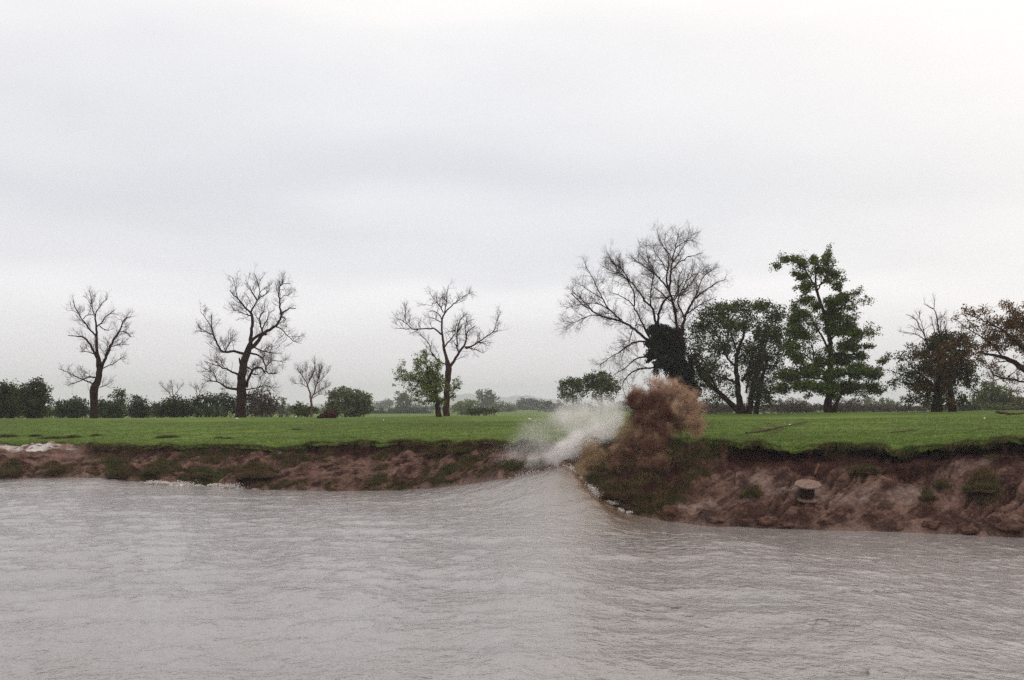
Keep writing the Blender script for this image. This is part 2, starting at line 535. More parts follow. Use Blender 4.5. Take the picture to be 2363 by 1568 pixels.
def bank_surface():
    u = ucols[None, :]
    T = np.concatenate([np.linspace(-2, 0, 14)[:-1], np.linspace(0, 1, 112)[:-1], np.linspace(1, 2, 46)])[:, None]
    u = np.broadcast_to(u, (T.shape[0], ucols.size)).copy()
    T = np.broadcast_to(T, u.shape)
    df, ds = at(DF, u), at(DS, u)
    zf, zs = zrow(at(VF, u), df), zrow(at(VS, u), ds)
    dl, zl = lipY(u), lipZ(u)
    Yv = np.where(T < 0, df + T * 5.0, np.where(T < 1, df + (ds - df) * T, ds + (dl - ds) * (T - 1)))
    Zv = np.where(T < 0, zf + T * 1.5, np.where(T < 1, zf + (zs - zf) * T ** 0.92, zs + (zl - zs) * (T - 1)))
    X = (u - CX) / F * Yv
    vv0 = HY + (H - Zv) * F / Yv
    ub = 1700 - (vv0 - 1030) * 0.95 + 26 * fbm(vv0 / 22.0, u / 60.0, octv=4, seed=29)
    side = sstep(-45, 35, u - ub)                   # 1 on the steep right-hand bank
    prom = sstep(1345, 1390, u) * (1 - sstep(-40, 25, u - ub))
    shelf = 1 - sstep(170, 235, u)
    lim = sstep(-0.3, 0.12, T) * (1 - sstep(1.75, 2.0, T))
    # slumps, gullies and slanting slip tracks
    a = fbm(X / 1.9, Yv / 1.9, Zv / 1.9, octv=5, seed=31)
    along = X + 1.75 * Zv
    rib = fbm((X - 1.75 * Zv) / 1.25, along / 4.5, octv=5, seed=33)
    a = a * (1 - 0.45 * side) + 0.75 * side * rib
    b = fbm(X / 0.55, Yv / 0.6, Zv / 0.6, octv=4, seed=41)
    diag = X - 1.75 * Zv                        # tracks run down to the left
    g = 1 - np.abs(fbm(diag / 0.75 + 0.5 * a, (X + 2 * Zv) / 7.0, octv=4, seed=51))
    g = np.clip(g, 0, 1) ** 5
    g = g * sstep(-0.45, 0.0, fbm(X / 2.2, Zv / 1.6, octv=2, seed=57))
    foot = np.exp(-((T - 0.10) / 0.16) ** 2)
    clod = np.clip(fbm(X / 0.75, Yv / 0.6, Zv / 0.6, octv=4, seed=61), 0, 1)
    scarp = sstep(0.85, 1.1, T) * (1 - sstep(1.75, 2.0, T)) * (1 - shelf)
    vert = 1 - np.abs(fbm(X / 0.5, Zv / 3.0, octv=4, seed=71))
    dz = lim * (0.30 * a + 0.12 * b + foot * (0.20 + 0.04 * side) * clod - side * (1 - scarp) * 0.30 * g * sstep(0.05, 0.4, T))
    dz *= 1 - 0.85 * shelf * sstep(0.75, 0.95, T)
    dy = scarp * (0.45 * (vert - 0.5) + 0.35 * a) + 0.75 * sstep(0.95, 1.25, T) * (1 - sstep(1.55, 1.9, T)) * (1 - shelf) * (1 - prom) * (0.35 + 0.65 * side) + lim * 0.10 * b
    lump = (prom + 0.75 * (1 - side) * (1 - prom)) * lim * (1 - 0.6 * scarp)
    tl = np.clip(fbm(X / 0.9, Yv / 0.9, Zv / 0.7, octv=3, seed=81), -0.1, 1)
    dz = dz + lump * 0.40 * tl
    vv = HY + (H - Zv) * F / Yv
    tus = ell(u, vv, TUSSOCKS) * lim
    dz = dz + 0.22 * tus
    Yv = Yv + dy
    Zv = Zv + dz
    X = (u - CX) / F * Yv
    # what covers it
    n1 = fbm(X / 1.3, Yv / 1.3, Zv / 0.9, octv=5, seed=91)
    n2 = fbm(X / 0.5, Yv / 0.5, Zv / 0.4, octv=4, seed=95)
    nd = 0.65 * fbm((X - 1.75 * Zv) / 0.75, along / 3.6, octv=5, seed=92) + 0.5 * fbm((X - 1.75 * Zv) / 0.28, along / 1.3, octv=4, seed=93)
    nn = 0.65 * n1 + 0.45 * n2
    nn = nn * (1 - side) + side * (0.35 * nd + 0.6 * nn)
    fth = 1.68 + 0.30 * fbm(u / 55.0, 2.0, octv=2, seed=99)
    fringe = sstep(fth, fth + 0.16, T + 0.12 * n2)
    leftb = (1 - side) * (1 - prom)
    waterside = np.exp(-((T - 0.18) / 0.2) ** 2)
    grass = np.maximum.reduce([
        tus * sstep(-0.35, 0.05, nn + 0.3),
        prom * sstep(-0.35, 0.10, nn + 0.06),
        leftb * waterside * sstep(0.0, 0.3, nn + 0.16) * 0.95,
        leftb * sstep(0.16, 0.30, n1 + 0.3 * n2 + 0.10 * (T > 0.8)) * (1 - shelf),
        fringe * (1 - shelf) * sstep(-0.5, 0.0, nn + 0.3),
        side * sstep(0.42, 0.6, nn)]) * sstep(-0.1, 0.06, T)
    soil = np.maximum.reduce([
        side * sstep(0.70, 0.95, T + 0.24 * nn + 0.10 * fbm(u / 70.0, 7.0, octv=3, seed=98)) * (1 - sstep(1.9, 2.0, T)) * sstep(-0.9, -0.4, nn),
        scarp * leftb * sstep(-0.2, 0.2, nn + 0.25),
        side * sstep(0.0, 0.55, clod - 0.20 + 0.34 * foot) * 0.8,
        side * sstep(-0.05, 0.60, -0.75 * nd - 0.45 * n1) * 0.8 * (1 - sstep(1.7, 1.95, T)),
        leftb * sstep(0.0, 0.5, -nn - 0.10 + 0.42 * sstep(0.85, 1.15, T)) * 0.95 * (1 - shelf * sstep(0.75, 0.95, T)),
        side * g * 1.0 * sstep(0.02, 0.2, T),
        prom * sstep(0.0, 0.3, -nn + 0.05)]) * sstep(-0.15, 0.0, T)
    pale_l = [(60, 1034, 110, 8), (330, 1026, 60, 4), (310, 1064, 24, 4), (650, 1042, 30, 5)]
    pale_r = [(1740, 1100, 80, 26), (1850, 1125, 90, 20), (1970, 1135, 90, 30), (2230, 1085, 70, 16), (2090, 1135, 80, 26), (1600, 1172, 60, 12), (1680, 1160, 60, 20)]
    pale = np.maximum(ell(u, vv, pale_l) * sstep(-0.35, 0.25, nn + 0.15), 0.5 * ell(u, vv, pale_r) * sstep(-0.5, 0.5, nn),
                      0.85 * ell(u, vv, [(90, 1052, 150, 18), (330, 1068, 60, 9), (520, 1068, 70, 8), (650, 1052, 70, 10), (820, 1060, 120, 11), (960, 1066, 90, 13), (430, 1056, 50, 8), (1130, 1060, 80, 22)]) * sstep(-0.25, 0.35, nn + 0.05))
    soil = soil * (1 - 0.9 * np.clip(pale * 1.3, 0, 1))
    grass = grass * (1 - 0.8 * np.clip(pale * 1.3, 0, 1) * (1 - tus))
    wet = np.clip(0.22 * (1 - soil) + 0.5 * pale + 0.5 * (1 - sstep(-0.05, 0.12, T)) + 0.6 * shelf * pale, 0, 1) * (1 - grass)
    V = np.stack([X, Yv, Zv], -1)
    return V, dict(grass=grass, soil=soil, pale=pale, wet=wet, shelf=(1 - side) * pale), u, T


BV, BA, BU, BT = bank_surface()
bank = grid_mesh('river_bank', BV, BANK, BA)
tag(bank, kind='structure')


def bank_point(u, v):
    """visible bank point at measured column u, row v"""
    j = int(np.argmin(np.abs(ucols - u)))
    c = BV[:, j]
    vv = HY + (H - c[:, 2]) * F / c[:, 1]
    ok = np.where(BT[:, j] >= 0)[0]
    i = ok[np.argmin(np.abs(vv[ok] - v))]
    return c[i].copy()


# meadow: one sheet from the turf lip to beyond the trees and on to the horizon
def meadow_surface():
    uc = np.concatenate([np.linspace(-1600, -80, 60)[:-1], np.arange(-80, 2450, 5.0), np.linspace(2450, 4200, 60)[1:]])
    rows = []
    skirt = [(-0.10, -0.16), (-0.14, -0.06), (-0.08, 0.01), (0.05, 0.03)]
    for dy, dz in skirt:
        Yl = lipY(uc)
        nz = 0.05 * fbm(uc / 6.0, dz * 3, octv=3, seed=111)
        rows.append(np.stack([(uc - CX) / F * (Yl + dy), Yl + dy + nz, lipZ(uc) + dz + nz * (dz < 0)], -1))
    s = np.linspace(0.0, 1, 130)[1:] ** 1.5
    for k in s:
        Yl = lipY(uc)
        Yk = Yl + 0.05 + (at(DC, uc) - Yl) * k
        z = meadow_z(uc, Yk)
        w = np.exp(-(Yk - Yl) / 1.1)
        z = z * (1 - w) + (lipZ(uc) + 0.03) * w
        z = z + 0.03 * fbm((uc - CX) / F * Yk / 0.5, Yk / 0.5, octv=3, seed=115) * np.exp(-(Yk - Yl) / 15)
        rows.append(np.stack([(uc - CX) / F * Yk, Yk, z], -1))
    for e in np.concatenate([np.linspace(2, 90, 26), [140, 220, 350, 600, 1000, 1700, 2800, 4200, 6400, 10000]]):
        Yk = at(DC, uc) + e
        rows.append(np.stack([(uc - CX) / F * Yk, Yk, meadow_z(uc, Yk)], -1))
    return np.stack(rows)


MV = meadow_surface()
meadow = grid_mesh('meadow_ground', MV, MEADOW)
tag(meadow, kind='structure')


# ------------------------------------------------------------------ water with the surge running along the bank
def water_surface():
    uc = np.concatenate([np.linspace(-1600, -80, 80)[:-1], np.arange(-80, 2450, 3.6), np.linspace(2450, 4200, 80)[1:]])
    K = np.concatenate([np.linspace(0, 1, 60)[:-1] ** 1.2 * 3.0, np.linspace(3.0, 62, 300), np.linspace(64, 100, 20)])
    rows, fo, si = [], [], []
    wf = zrow(at(VF, uc), at(DF, uc))
    df = at(DF, uc)
    for e in np.concatenate([[-3.0, -1.5, -0.6, -0.2], K]):
        Yk = df - e
        Yk = np.maximum(Yk, 6.0 + (e / 100.0))
        x = (uc - CX) / F * Yk
        uf = 1470 + np.clip(66 - Yk, 0, 60) * 19
        xf = (uf - CX) / F * Yk
        front = 1 - sstep(-3.0, 9.0, x - xf)
        und = 0.035 * np.cos((x - xf) * 0.75) * np.exp(-np.abs(x - xf) / 16) * sstep(2, 9, e)
        base = 0.12 + 0.80 * front + und * front
        surge = np.exp(-((uc - 1300) / 130.0) ** 2)
        reach = 6.0 + 3.5 * surge
        s = np.exp(-(max(e, 0) / reach) ** 1.7)
        sg = 8 + 24 * max(e, 0)
        kk = np.linspace(-2, 2, 21); kw = np.exp(-kk ** 2 / 2); kw /= kw.sum()
        wfe = sum(w_ * zrow(at(VF, uc + k_ * sg * 0.5), at(DF, uc + k_ * sg * 0.5)) for k_, w_ in zip(kk, kw)) if e > 0.15 else wf
        z = base * (1 - s) + wfe * s
        if e < 0:
            z = wf - (-e) * 0.30
        chop = 0.030 * fbm(x / 0.8, Yk / 1.1, octv=3, seed=131) + 0.04 * fbm(x / 5.0, Yk / 2.2, octv=2, seed=135)
        z = z + chop * (0.4 + 0.6 * sstep(0, 4, e))
        rough_edge = (1 - sstep(0, 1.6, max(e, 0))) * sstep(120, 330, uc) * (1 - sstep(540, 700, uc))
        z = z + 0.12 * rough_edge * np.clip(fbm(x / 0.45, Yk, octv=4, seed=139) + 0.4, 0, 2)
        rows.append(np.stack([x, Yk, z], -1))
        line = np.exp(-max(e - 0.05, 0) / 0.30) * np.interp(uc, [-1600, 0, 330, 340, 560, 570, 950, 1050, 1310, 1330, 1500, 4200], [.15, .3, .35, .55, .55, .3, .3, .6, 1.0, .6, .0, .0])
        f2 = 0.38 * (1 - sstep(0.5, 2.6, max(e, 0))) * np.maximum(np.exp(-((uc - 405) / 45) ** 2), 0.8 * np.exp(-((uc - 510) / 35) ** 2))
        fo.append(np.clip(line + f2, 0, 1))
        si.append(np.clip(1.25 * np.exp(-((uc - 1370 - e * 5) / 115.0) ** 2) * np.exp(-(max(e, 0) / 8.0) ** 1.5), 0, 1))
    return np.stack(rows), np.stack(fo), np.stack(si)


WV, WF_, WS = water_surface()
wu = WV[..., 0] / WV[..., 1] * F + CX
wv = HY + (H - WV[..., 2]) * F / WV[..., 1]
CHOP = ell(wu, wv, [(1570, 1264, 100, 13), (1530, 1298, 70, 9), (1890, 1441, 90, 17), (1500, 1396, 70, 11), (1560, 1236, 110, 9), (1940, 1548, 110, 14), (1450, 1240, 90, 12), (2020, 1360, 90, 9), (1960, 1290, 70, 6)]) * sstep(-0.1, 0.35, fbm(WV[..., 0] / 0.6, WV[..., 1] / 0.9, octv=3, seed=141))
water = grid_mesh('river_water', WV, WATER, dict(foam=WF_, face_brown=WS, chop=CHOP))
tag(water, kind='structure')

# far hills
def ridge(name, Y, pts, mat, depth):
    us = np.linspace(pts[0][0], pts[-1][0], 220)
    vt = np.interp(us, [p[0] for p in pts], [p[1] for p in pts])
    x = (us - CX) / F * Y
    zt = H - (vt - HY) / F * Y + 7.0 * fbm(us / 18.0, 2.2, octv=4, seed=171)
    zt = np.maximum(zt, 1.0)
    rows = []
    for k in np.linspace(0, 1, 14):
        w = math.sin(k * math.pi / 2)
        yy = Y - depth * (1 - k) + 20 * fbm(x / 200, k * 4, octv=3, seed=173)
        rows.append(np.stack([x, yy, 1.0 + (zt - 1) * w], -1))
    for k in (0.4, 1.0):
        rows.append(np.stack([x, np.full_like(x, Y + depth * k), 1.0 + (zt - 1) * (1 - k)], -1))
    o = grid_mesh(name, np.stack(rows), mat)
    return tag(o, kind='structure')


HILLM = simple('hill_wood', (0.045, 0.065, 0.05), 0.95, (0.08, 0.10, 0.07), 0.005)
ridge('hills', 9000, [(200, 940), (700, 934), (850, 928), (950, 917), (1040, 911), (1090, 909), (1130, 914), (1170, 917), (1210, 911), (1250, 917), (1300, 922), (1400, 926), (1700, 932), (2400, 938)], HILLM, 500)


# ------------------------------------------------------------------ tree builder
def smooth_poly(P, Rr, step):
    P = np.asarray(P, float)
    d = np.concatenate([[0], np.cumsum(np.linalg.norm(np.diff(P, axis=0), axis=1))])
    n = max(3, int(d[-1] / step) + 1)
    s = np.linspace(0, d[-1], n)
    Q = np.stack([np.interp(s, d, P[:, i]) for i in range(P.shape[1])], 1)
    if n > 5:
        for _ in range(2):
            Q[1:-1] = 0.25 * Q[:-2] + 0.5 * Q[1:-1] + 0.25 * Q[2:]
    return Q, np.interp(s, d, Rr), d[-1]


def resample(P, Rr, K):
    d = np.concatenate([[0], np.cumsum(np.linalg.norm(np.diff(P, axis=0), axis=1))])
    s = np.linspace(0, d[-1], K)
    return np.stack([np.interp(s, d, P[:, i]) for i in range(3)], 1), np.interp(s, d, Rr)


def spawn(rng, P, Rr, per_m, L0, L1, ang=(35, 65), up=0.25, r=0.012, K=5, wig=0.25, t0=0.15, droop=0.0):
    """children along parents P (N,K,3)"""
    seg = np.linalg.norm(np.diff(P, axis=1), axis=2).sum(1)
    cnt = rng.poisson(seg * per_m)
    idx = np.repeat(np.arange(len(P)), cnt)
    M = len(idx)
    if M == 0:
        return np.zeros((0, K, 3)), np.zeros((0, K))
    Kp = P.shape[1]
    t = t0 + (1 - t0) * rng.random(M)
    ft = t * (Kp - 1); i0 = np.minimum(ft.astype(int), Kp - 2); fr = (ft - i0)[:, None]
    p0, p1 = P[idx, i0], P[idx, i0 + 1]
    base = p0 * (1 - fr) + p1 * fr
    T = p1 - p0; T /= np.linalg.norm(T, axis=1, keepdims=True) + 1e-9
    rp = Rr[idx, i0]
    rv = rng.normal(size=(M, 3)); rv -= (rv * T).sum(1, keepdims=True) * T
    rv /= np.linalg.norm(rv, axis=1, keepdims=True) + 1e-9
    a = np.radians(rng.uniform(*ang, M))[:, None]
    D = T * np.cos(a) + rv * np.sin(a)
    D[:, 2] += up * rng.uniform(0.4, 1.4, M)
    D /= np.linalg.norm(D, axis=1, keepdims=True)
    Ln = rng.uniform(L0, L1, M) * (1.15 - 0.55 * t)
    pts = [base]
    cur = base
    d = D
    for k in range(1, K):
        d = d + wig * rng.normal(size=(M, 3)) + np.array([0, 0, up * 0.35 - droop])
        d = d / np.linalg.norm(d, axis=1, keepdims=True)
        cur = cur + d * (Ln / (K - 1))[:, None]
        pts.append(cur)
    C = np.stack(pts, 1)
    r0 = np.minimum(rp * 0.65, r * Ln / ((L0 + L1) / 2) * 1.1)
    rad = r0[:, None] * np.linspace(1, 0.45, K)[None, :]
    return C, rad


def leaf_cloud(mb, rng, blobs, conv, dens=9.0, per=14, size=0.17, crad=0.30, mat=0, depth_k=0.85, ydir=0.0):
    """blobs of (u, v, ru, rv[, density factor[, material]]) turned into clumps of small leaves"""
    for b in blobs:
        a, c, ra, rb = b[:4]
        k = b[4] if len(b) > 4 else 1.0
        mt = b[5] if len(b) > 5 else mat
        ctr, sx, sz = conv(a, c, ra, rb)
        n = max(2, int(2.8 * dens * k * math.pi * sx * sz))
        q = rng.normal(size=(n, 3)); q /= np.linalg.norm(q, axis=1, keepdims=True)
        q *= (rng.random(n) ** 0.42)[:, None]
        sy = depth_k * max(sx, sz) * 1.1
        off = rng.uniform(-1, 1) * sy * 0.8
        cc = ctr + q * np.array([sx, sy, sz]) + np.array([0, off, 0])
        m = n * per
        P = np.repeat(cc, per, 0) + rng.normal(size=(m, 3)) * crad * np.array([1, 1, 0.7]) * 0.6
        if mt == 2:      # russet and green foliage grow through one another
            sel = np.repeat(rng.random(n) < 0.62, per)
            leaves(mb, rng, P[sel], size, 2)
            leaves(mb, rng, P[~sel], size, 1)
        else:
            leaves(mb, rng, P, size, mt)


def leaves(mb, rng, P, size, mt):
    m = len(P)
    A = rng.normal(size=(m, 3)); A /= np.linalg.norm(A, axis=1, keepdims=True)
    Bv = rng.normal(size=(m, 3)); Bv -= (Bv * A).sum(1, keepdims=True) * A
    Bv /= np.linalg.norm(Bv, axis=1, keepdims=True)
    s = 1.18 * size * rng.uniform(0.6, 1.25, m)[:, None]
    q = np.stack([P - A * s * 0.5, P + Bv * s * 0.34, P + A * s * 0.5, P - Bv * s * 0.34], 1)
    mb.add(q.reshape(-1, 3), np.arange(m * 4).reshape(m, 4), mt)


def ground_at(u, Y):
    return float(meadow_z(np.array([float(u)]), np.array([float(Y)]))[0])


class Tracer:
    """limbs measured on the photograph, given depth of their own around the tree's distance"""
    def __init__(self, ox, oy, s, Y, seed):
        self.ox, self.oy, self.s, self.Y = ox, oy, s, Y
        self.rng = np.random.default_rng(seed)
        self.pts = []
        self.px = s / 1.4194 / F * Y          # metres per zoom unit

    def uv(self, x, y):
        return (self.ox + x * self.s) / 1.4194, (self.oy + y * self.s) / 1.4194

    def place(self, poly, r0, r1, trunk=False, rad=None, step=0.35, spread=0.55, jit=0.035):
        p = np.array([self.uv(*q[:2]) for q in poly])
        Y = self.Y
        x = (p[:, 0] - CX) / F * Y
        z = H - (p[:, 1] - HY) / F * Y
        d = np.concatenate([[0], np.cumsum(np.hypot(np.diff(x), np.diff(z)))])
        if trunk or not self.pts:
            dy = np.zeros(len(d))
        else:
            A = np.concatenate(self.pts)
            k = np.argmin((A[:, 0] - x[0]) ** 2 + (A[:, 2] - z[0]) ** 2)
            s0 = A[k, 1] - Y
            g = self.rng.uniform(0.25, 1) * self.rng.choice([-1, 1]) * spread
            dy = s0 + g * d + 0.10 * np.sin(d * 1.3 + self.rng.uniform(0, 6)) * np.minimum(d, 1)
        # keep the measured direction exact for the chosen distance
        P = np.stack([x, np.full_like(x, Y), z], 1)
        Yn = Y + dy
        P = np.stack([x * Yn / Y, Yn, H + (z - H) * Yn / Y], 1)
        rr = np.array(rad, float) * self.px if rad is not None else np.linspace(r0, r1, len(d)) * self.px
        Q, Rr, ln = smooth_poly(P, rr, step)
        if jit and len(Q) > 3:
            Q[1:-1] += self.rng.normal(size=(len(Q) - 2, 3)) * jit
        self.pts.append(Q)
        return Q, Rr

    def conv(self, a, c, ra, rb):
        u, v = self.uv(a, c)
        return world(u, v, self.Y), ra * self.px, rb * self.px


def make_tree(name, label, cat, tr, trunk, limbs, bark=BARK_RED, twig=TWIG, twigs=(1.9, 2.6, 3.2), tl=((1.2, 2.4), (0.6, 1.2), (0.25, 0.6)),
              tr_r=(0.022, 0.012, 0.007), blobs=None, leafkw=None, leafmats=None, ivy=None, group=None, up=0.25, spread=0.55, extra_trunks=(), base_drop=0.25, twig_on_trunk=False, tang=(35, 65), leafy=0.35):
    Q, Rr = tr.place(trunk, 0, 0, trunk=True, rad=[q[2] for q in trunk])
    gz = ground_at(*((tr.uv(trunk[0][0], trunk[0][1])[0]), tr.Y)[:1] + (tr.Y,))
    loc = (Q[0, 0], Q[0, 1], min(gz, Q[0, 2] + 1))
    root = empty(name, loc, label, cat, group)
    mb = MB()
    # run the stem down into the ground with a flared root
    b = Q[0].copy(); b[2] = gz - base_drop
    Qf = np.vstack([[b], Q]); Rf = np.concatenate([[Rr[0] * 1.35], Rr])
    if Q[0, 2] < gz:
        Qf, Rf = Q, Rr
    mb.tubes(Qf, Rf, 12)
    allP, allR = [], []
    if twig_on_trunk:
        p, r = resample(Q, Rr, 12); allP.append(p); allR.append(r)
    for et in extra_trunks:
        q2, r2 = tr.place(et, 0, 0, rad=[q[2] for q in et], spread=0.25)
        b = q2[0].copy(); b[2] = min(gz - base_drop, b[2])
        if abs(q2[0, 2] - gz) < 1.5:
            q2 = np.vstack([[b], q2]); r2 = np.concatenate([[r2[0] * 1.25], r2])
        mb.tubes(q2, r2, 9)
        p, r = resample(q2, r2, 12); allP.append(p); allR.append(r)
    mb.build('trunk', bark, root)
    for (poly, r0, r1) in limbs:
        q, r = tr.place(poly, r0, r1, spread=spread)
        m2 = MB(); m2.tubes(q, r, 7)
        m2.build('limb', bark, root)
        p, rr = resample(q, r, 12); allP.append(p); allR.append(rr)
    rng = tr.rng
    tw = MB()
    if twigs and allP:
        P = np.stack(allP); Rr = np.stack(allR)
        tr_r = (0.9 * tr_r[0], 1.25 * tr_r[1], 1.45 * tr_r[2])
        C1, R1 = spawn(rng, P, Rr, twigs[0] * 1.35, *tl[0], r=tr_r[0], up=up, K=6, ang=tang)
        if len(C1): tw.tubes(C1, R1, 4, cap=False)
        src, srcR = C1, R1
        C2, R2 = spawn(rng, src, srcR, twigs[1] * 1.35, *tl[1], r=tr_r[1], up=up, K=5)
        if len(C2): tw.tubes(C2, R2, 3, cap=False)
        C3, R3 = spawn(rng, C2, R2, twigs[2] * 1.9, *tl[2], r=tr_r[2], up=up, K=4)
        if len(C3): tw.tubes(C3, R3, 3, cap=False)
        if blobs and len(C2):
            kw0 = leafkw or {}
            E = C2[:, 2:, :].reshape(-1, 3)
            E = E[rng.random(len(E)) < leafy]
            P_ = np.repeat(E, 7, 0) + rng.normal(size=(len(E) * 7, 3)) * 0.14
            leaves(tw, rng, P_, kw0.get('size', 0.17) * 0.9, 1)
    mats = [twig] + list(leafmats or [])
    if blobs:
        kw = dict(mat=1); kw.update(leafkw or {})
        leaf_cloud(tw, rng, blobs, tr.conv, **kw)
    if tw.v:
        tw.build('crown', mats, root)
    if ivy:
        iv = MB()
        leaf_cloud(iv, rng, ivy, tr.conv, dens=26, per=16, size=0.16, crad=0.22, mat=0, depth_k=0.8)
        iv.build('ivy', LEAF_IVY, root)
    return root


# tree 1: small twisted bare tree, far left
t = Tracer(0, 850, 0.5102, 150, 11)
make_tree('bare_tree', 'slender twisted bare tree with a dark trunk, leftmost of the bare trees on the meadow', 'tree', t,
          [(602, 1020, 28), (606, 960, 23), (600, 880, 26), (606, 830, 28), (630, 770, 21), (642, 700, 20), (632, 650, 17), (622, 600, 11), (620, 540, 9), (620, 480, 8), (615, 420, 6), (612, 360, 5)],
          [([(645, 700), (662, 665), (680, 630), (705, 560), (725, 515), (765, 465), (780, 420), (800, 375), (840, 365)], 11, 2),
           ([(765, 462), (800, 462), (825, 475), (842, 497)], 3, 1.5),
           ([(632, 645), (605, 600), (580, 540), (545, 495), (510, 485), (470, 495), (436, 485)], 9, 2),
           ([(622, 500), (590, 460), (550, 420), (535, 380), (500, 345), (485, 310), (470, 262)], 6, 2),
           ([(500, 345), (478, 330), (452, 322)], 2.5, 1.2),
           ([(617, 432), (650, 415), (665, 380), (700, 345), (740, 320)], 5, 2),
           ([(640, 425), (660, 445), (700, 455)], 4, 1.5),
           ([(612, 368), (595, 330), (588, 270), (578, 212)], 4, 1.5),
           ([(612, 362), (625, 320), (650, 280), (690, 245)], 4, 1.5),
           ([(535, 380), (560, 350), (600, 350)], 3, 1.5),
           ([(628, 762), (590, 745), (545, 762), (500, 782), (435, 810)], 6, 2),
           ([(615, 805), (560, 780), (530, 765), (470, 745), (420, 715), (375, 700)], 5, 1.5),
           ([(648, 705), (690, 680), (745, 660), (795, 620)], 4, 1.2),
           ([(640, 820), (690, 800), (730, 770)], 3, 1.2),
           ([(612, 605), (570, 590), (510, 590)], 4, 1.5),
           ([(705, 560), (760, 545), (830, 545)], 3, 1.2)],
          bark=BARK_DARK, twigs=(3.0, 3.2, 3.2), tl=((0.8, 1.8), (0.4, 0.95), (0.2, 0.5)))

# tree 2: the big contorted tree
t = Tracer(600, 850, 0.3826, 149, 12)
make_tree('bare_tree', 'large contorted bare tree with a thick black trunk and crooked limbs', 'tree', t,
          [(492, 1355, 52), (493, 1290, 42), (500, 1150, 42), (500, 1000, 36), (512, 900, 33), (535, 820, 31), (560, 765, 27), (574, 730, 21), (582, 680, 16), (585, 600, 13), (595, 540, 13), (590, 480, 12), (578, 450, 11)],
          [([(578, 452), (540, 420), (505, 380), (470, 330), (430, 310), (400, 262)], 9, 3),
           ([(580, 450), (600, 405), (635, 345), (660, 310), (700, 310), (740, 250)], 8, 2.5),
           ([(635, 345), (600, 300), (575, 240), (530, 170)], 5, 1.5),
           ([(642, 330), (660, 260), (640, 180), (600, 110)], 5, 1.5),
           ([(588, 482), (540, 478), (495, 442), (430, 430)], 6, 2),
           ([(470, 330), (450, 270), (440, 200), (420, 150)], 4, 1.5),
           ([(565, 765), (620, 722), (650, 680), (690, 630), (740, 600), (795, 575), (830, 510), (836, 460), (880, 430), (910, 410), (965, 417)], 19, 3),
           ([(582, 700), (620, 660), (680, 630)], 14, 11),
           ([(835, 462), (828, 380), (822, 320), (826, 262), (810, 232), (865, 200), (920, 205)], 9, 2),
           ([(822, 340), (860, 310), (910, 305)], 4, 1.5),
           ([(678, 622), (670, 560), (640, 510), (660, 470), (700, 440), (690, 380)], 8, 2),
           ([(672, 600), (700, 540), (735, 490), (738, 440)], 7, 2),
           ([(680, 632), (700, 645), (722, 635)], 7, 4),
           ([(795, 575), (835, 585), (865, 615), (920, 680), (960, 715), (1020, 685)], 6, 1.5),
           ([(836, 490), (870, 495), (882, 520)], 7, 3),
           ([(525, 805), (490, 790), (430, 785), (350, 792), (318, 775), (285, 710), (262, 640), (240, 600), (245, 540), (240, 470)], 13, 3),
           ([(260, 640), (230, 630), (180, 610), (132, 603), (98, 620)], 6, 1.8),
           ([(245, 590), (205, 515), (150, 450)], 5, 1.5),
           ([(365, 780), (372, 745), (400, 700), (445, 678)], 4, 2),
           ([(475, 985), (430, 962), (385, 942), (320, 915), (260, 900), (180, 870)], 10, 2),
           ([(320, 915), (290, 880), (230, 850)], 4, 1.5),
           ([(470, 1110), (430, 1095), (375, 1108), (345, 1065), (300, 1045), (240, 1030), (188, 1052)], 13, 2),
           ([(290, 1043), (275, 1000), (250, 950), (180, 930)], 6, 1.5),
           ([(575, 800), (620, 798), (660, 822), (690, 862), (705, 930), (706, 975), (760, 977), (802, 972)], 9, 4),
           ([(610, 750), (680, 785), (760, 798), (850, 800)], 7, 1.8),
           ([(545, 1090), (552, 1030), (575, 970), (600, 935), (635, 916), (665, 915), (690, 945), (704, 975)], 12, 7),
           ([(540, 915), (560, 925), (590, 945)], 8, 6),
           ([(582, 975), (610, 983), (640, 985)], 7, 4),
           ([(700, 930), (720, 890), (790, 860), (880, 880)], 5, 1.5),
           ([(540, 1110), (620, 1100), (700, 1065), (780, 1100)], 6, 1.5),
           ([(545, 1160), (640, 1130), (740, 1120)], 5, 1.5),
           ([(495, 905), (485, 870), (480, 840)], 11, 6)],
          bark=BARK_DARK, twigs=(3.6, 3.2, 3.0), tl=((0.8, 2.0), (0.45, 1.0), (0.2, 0.5)))

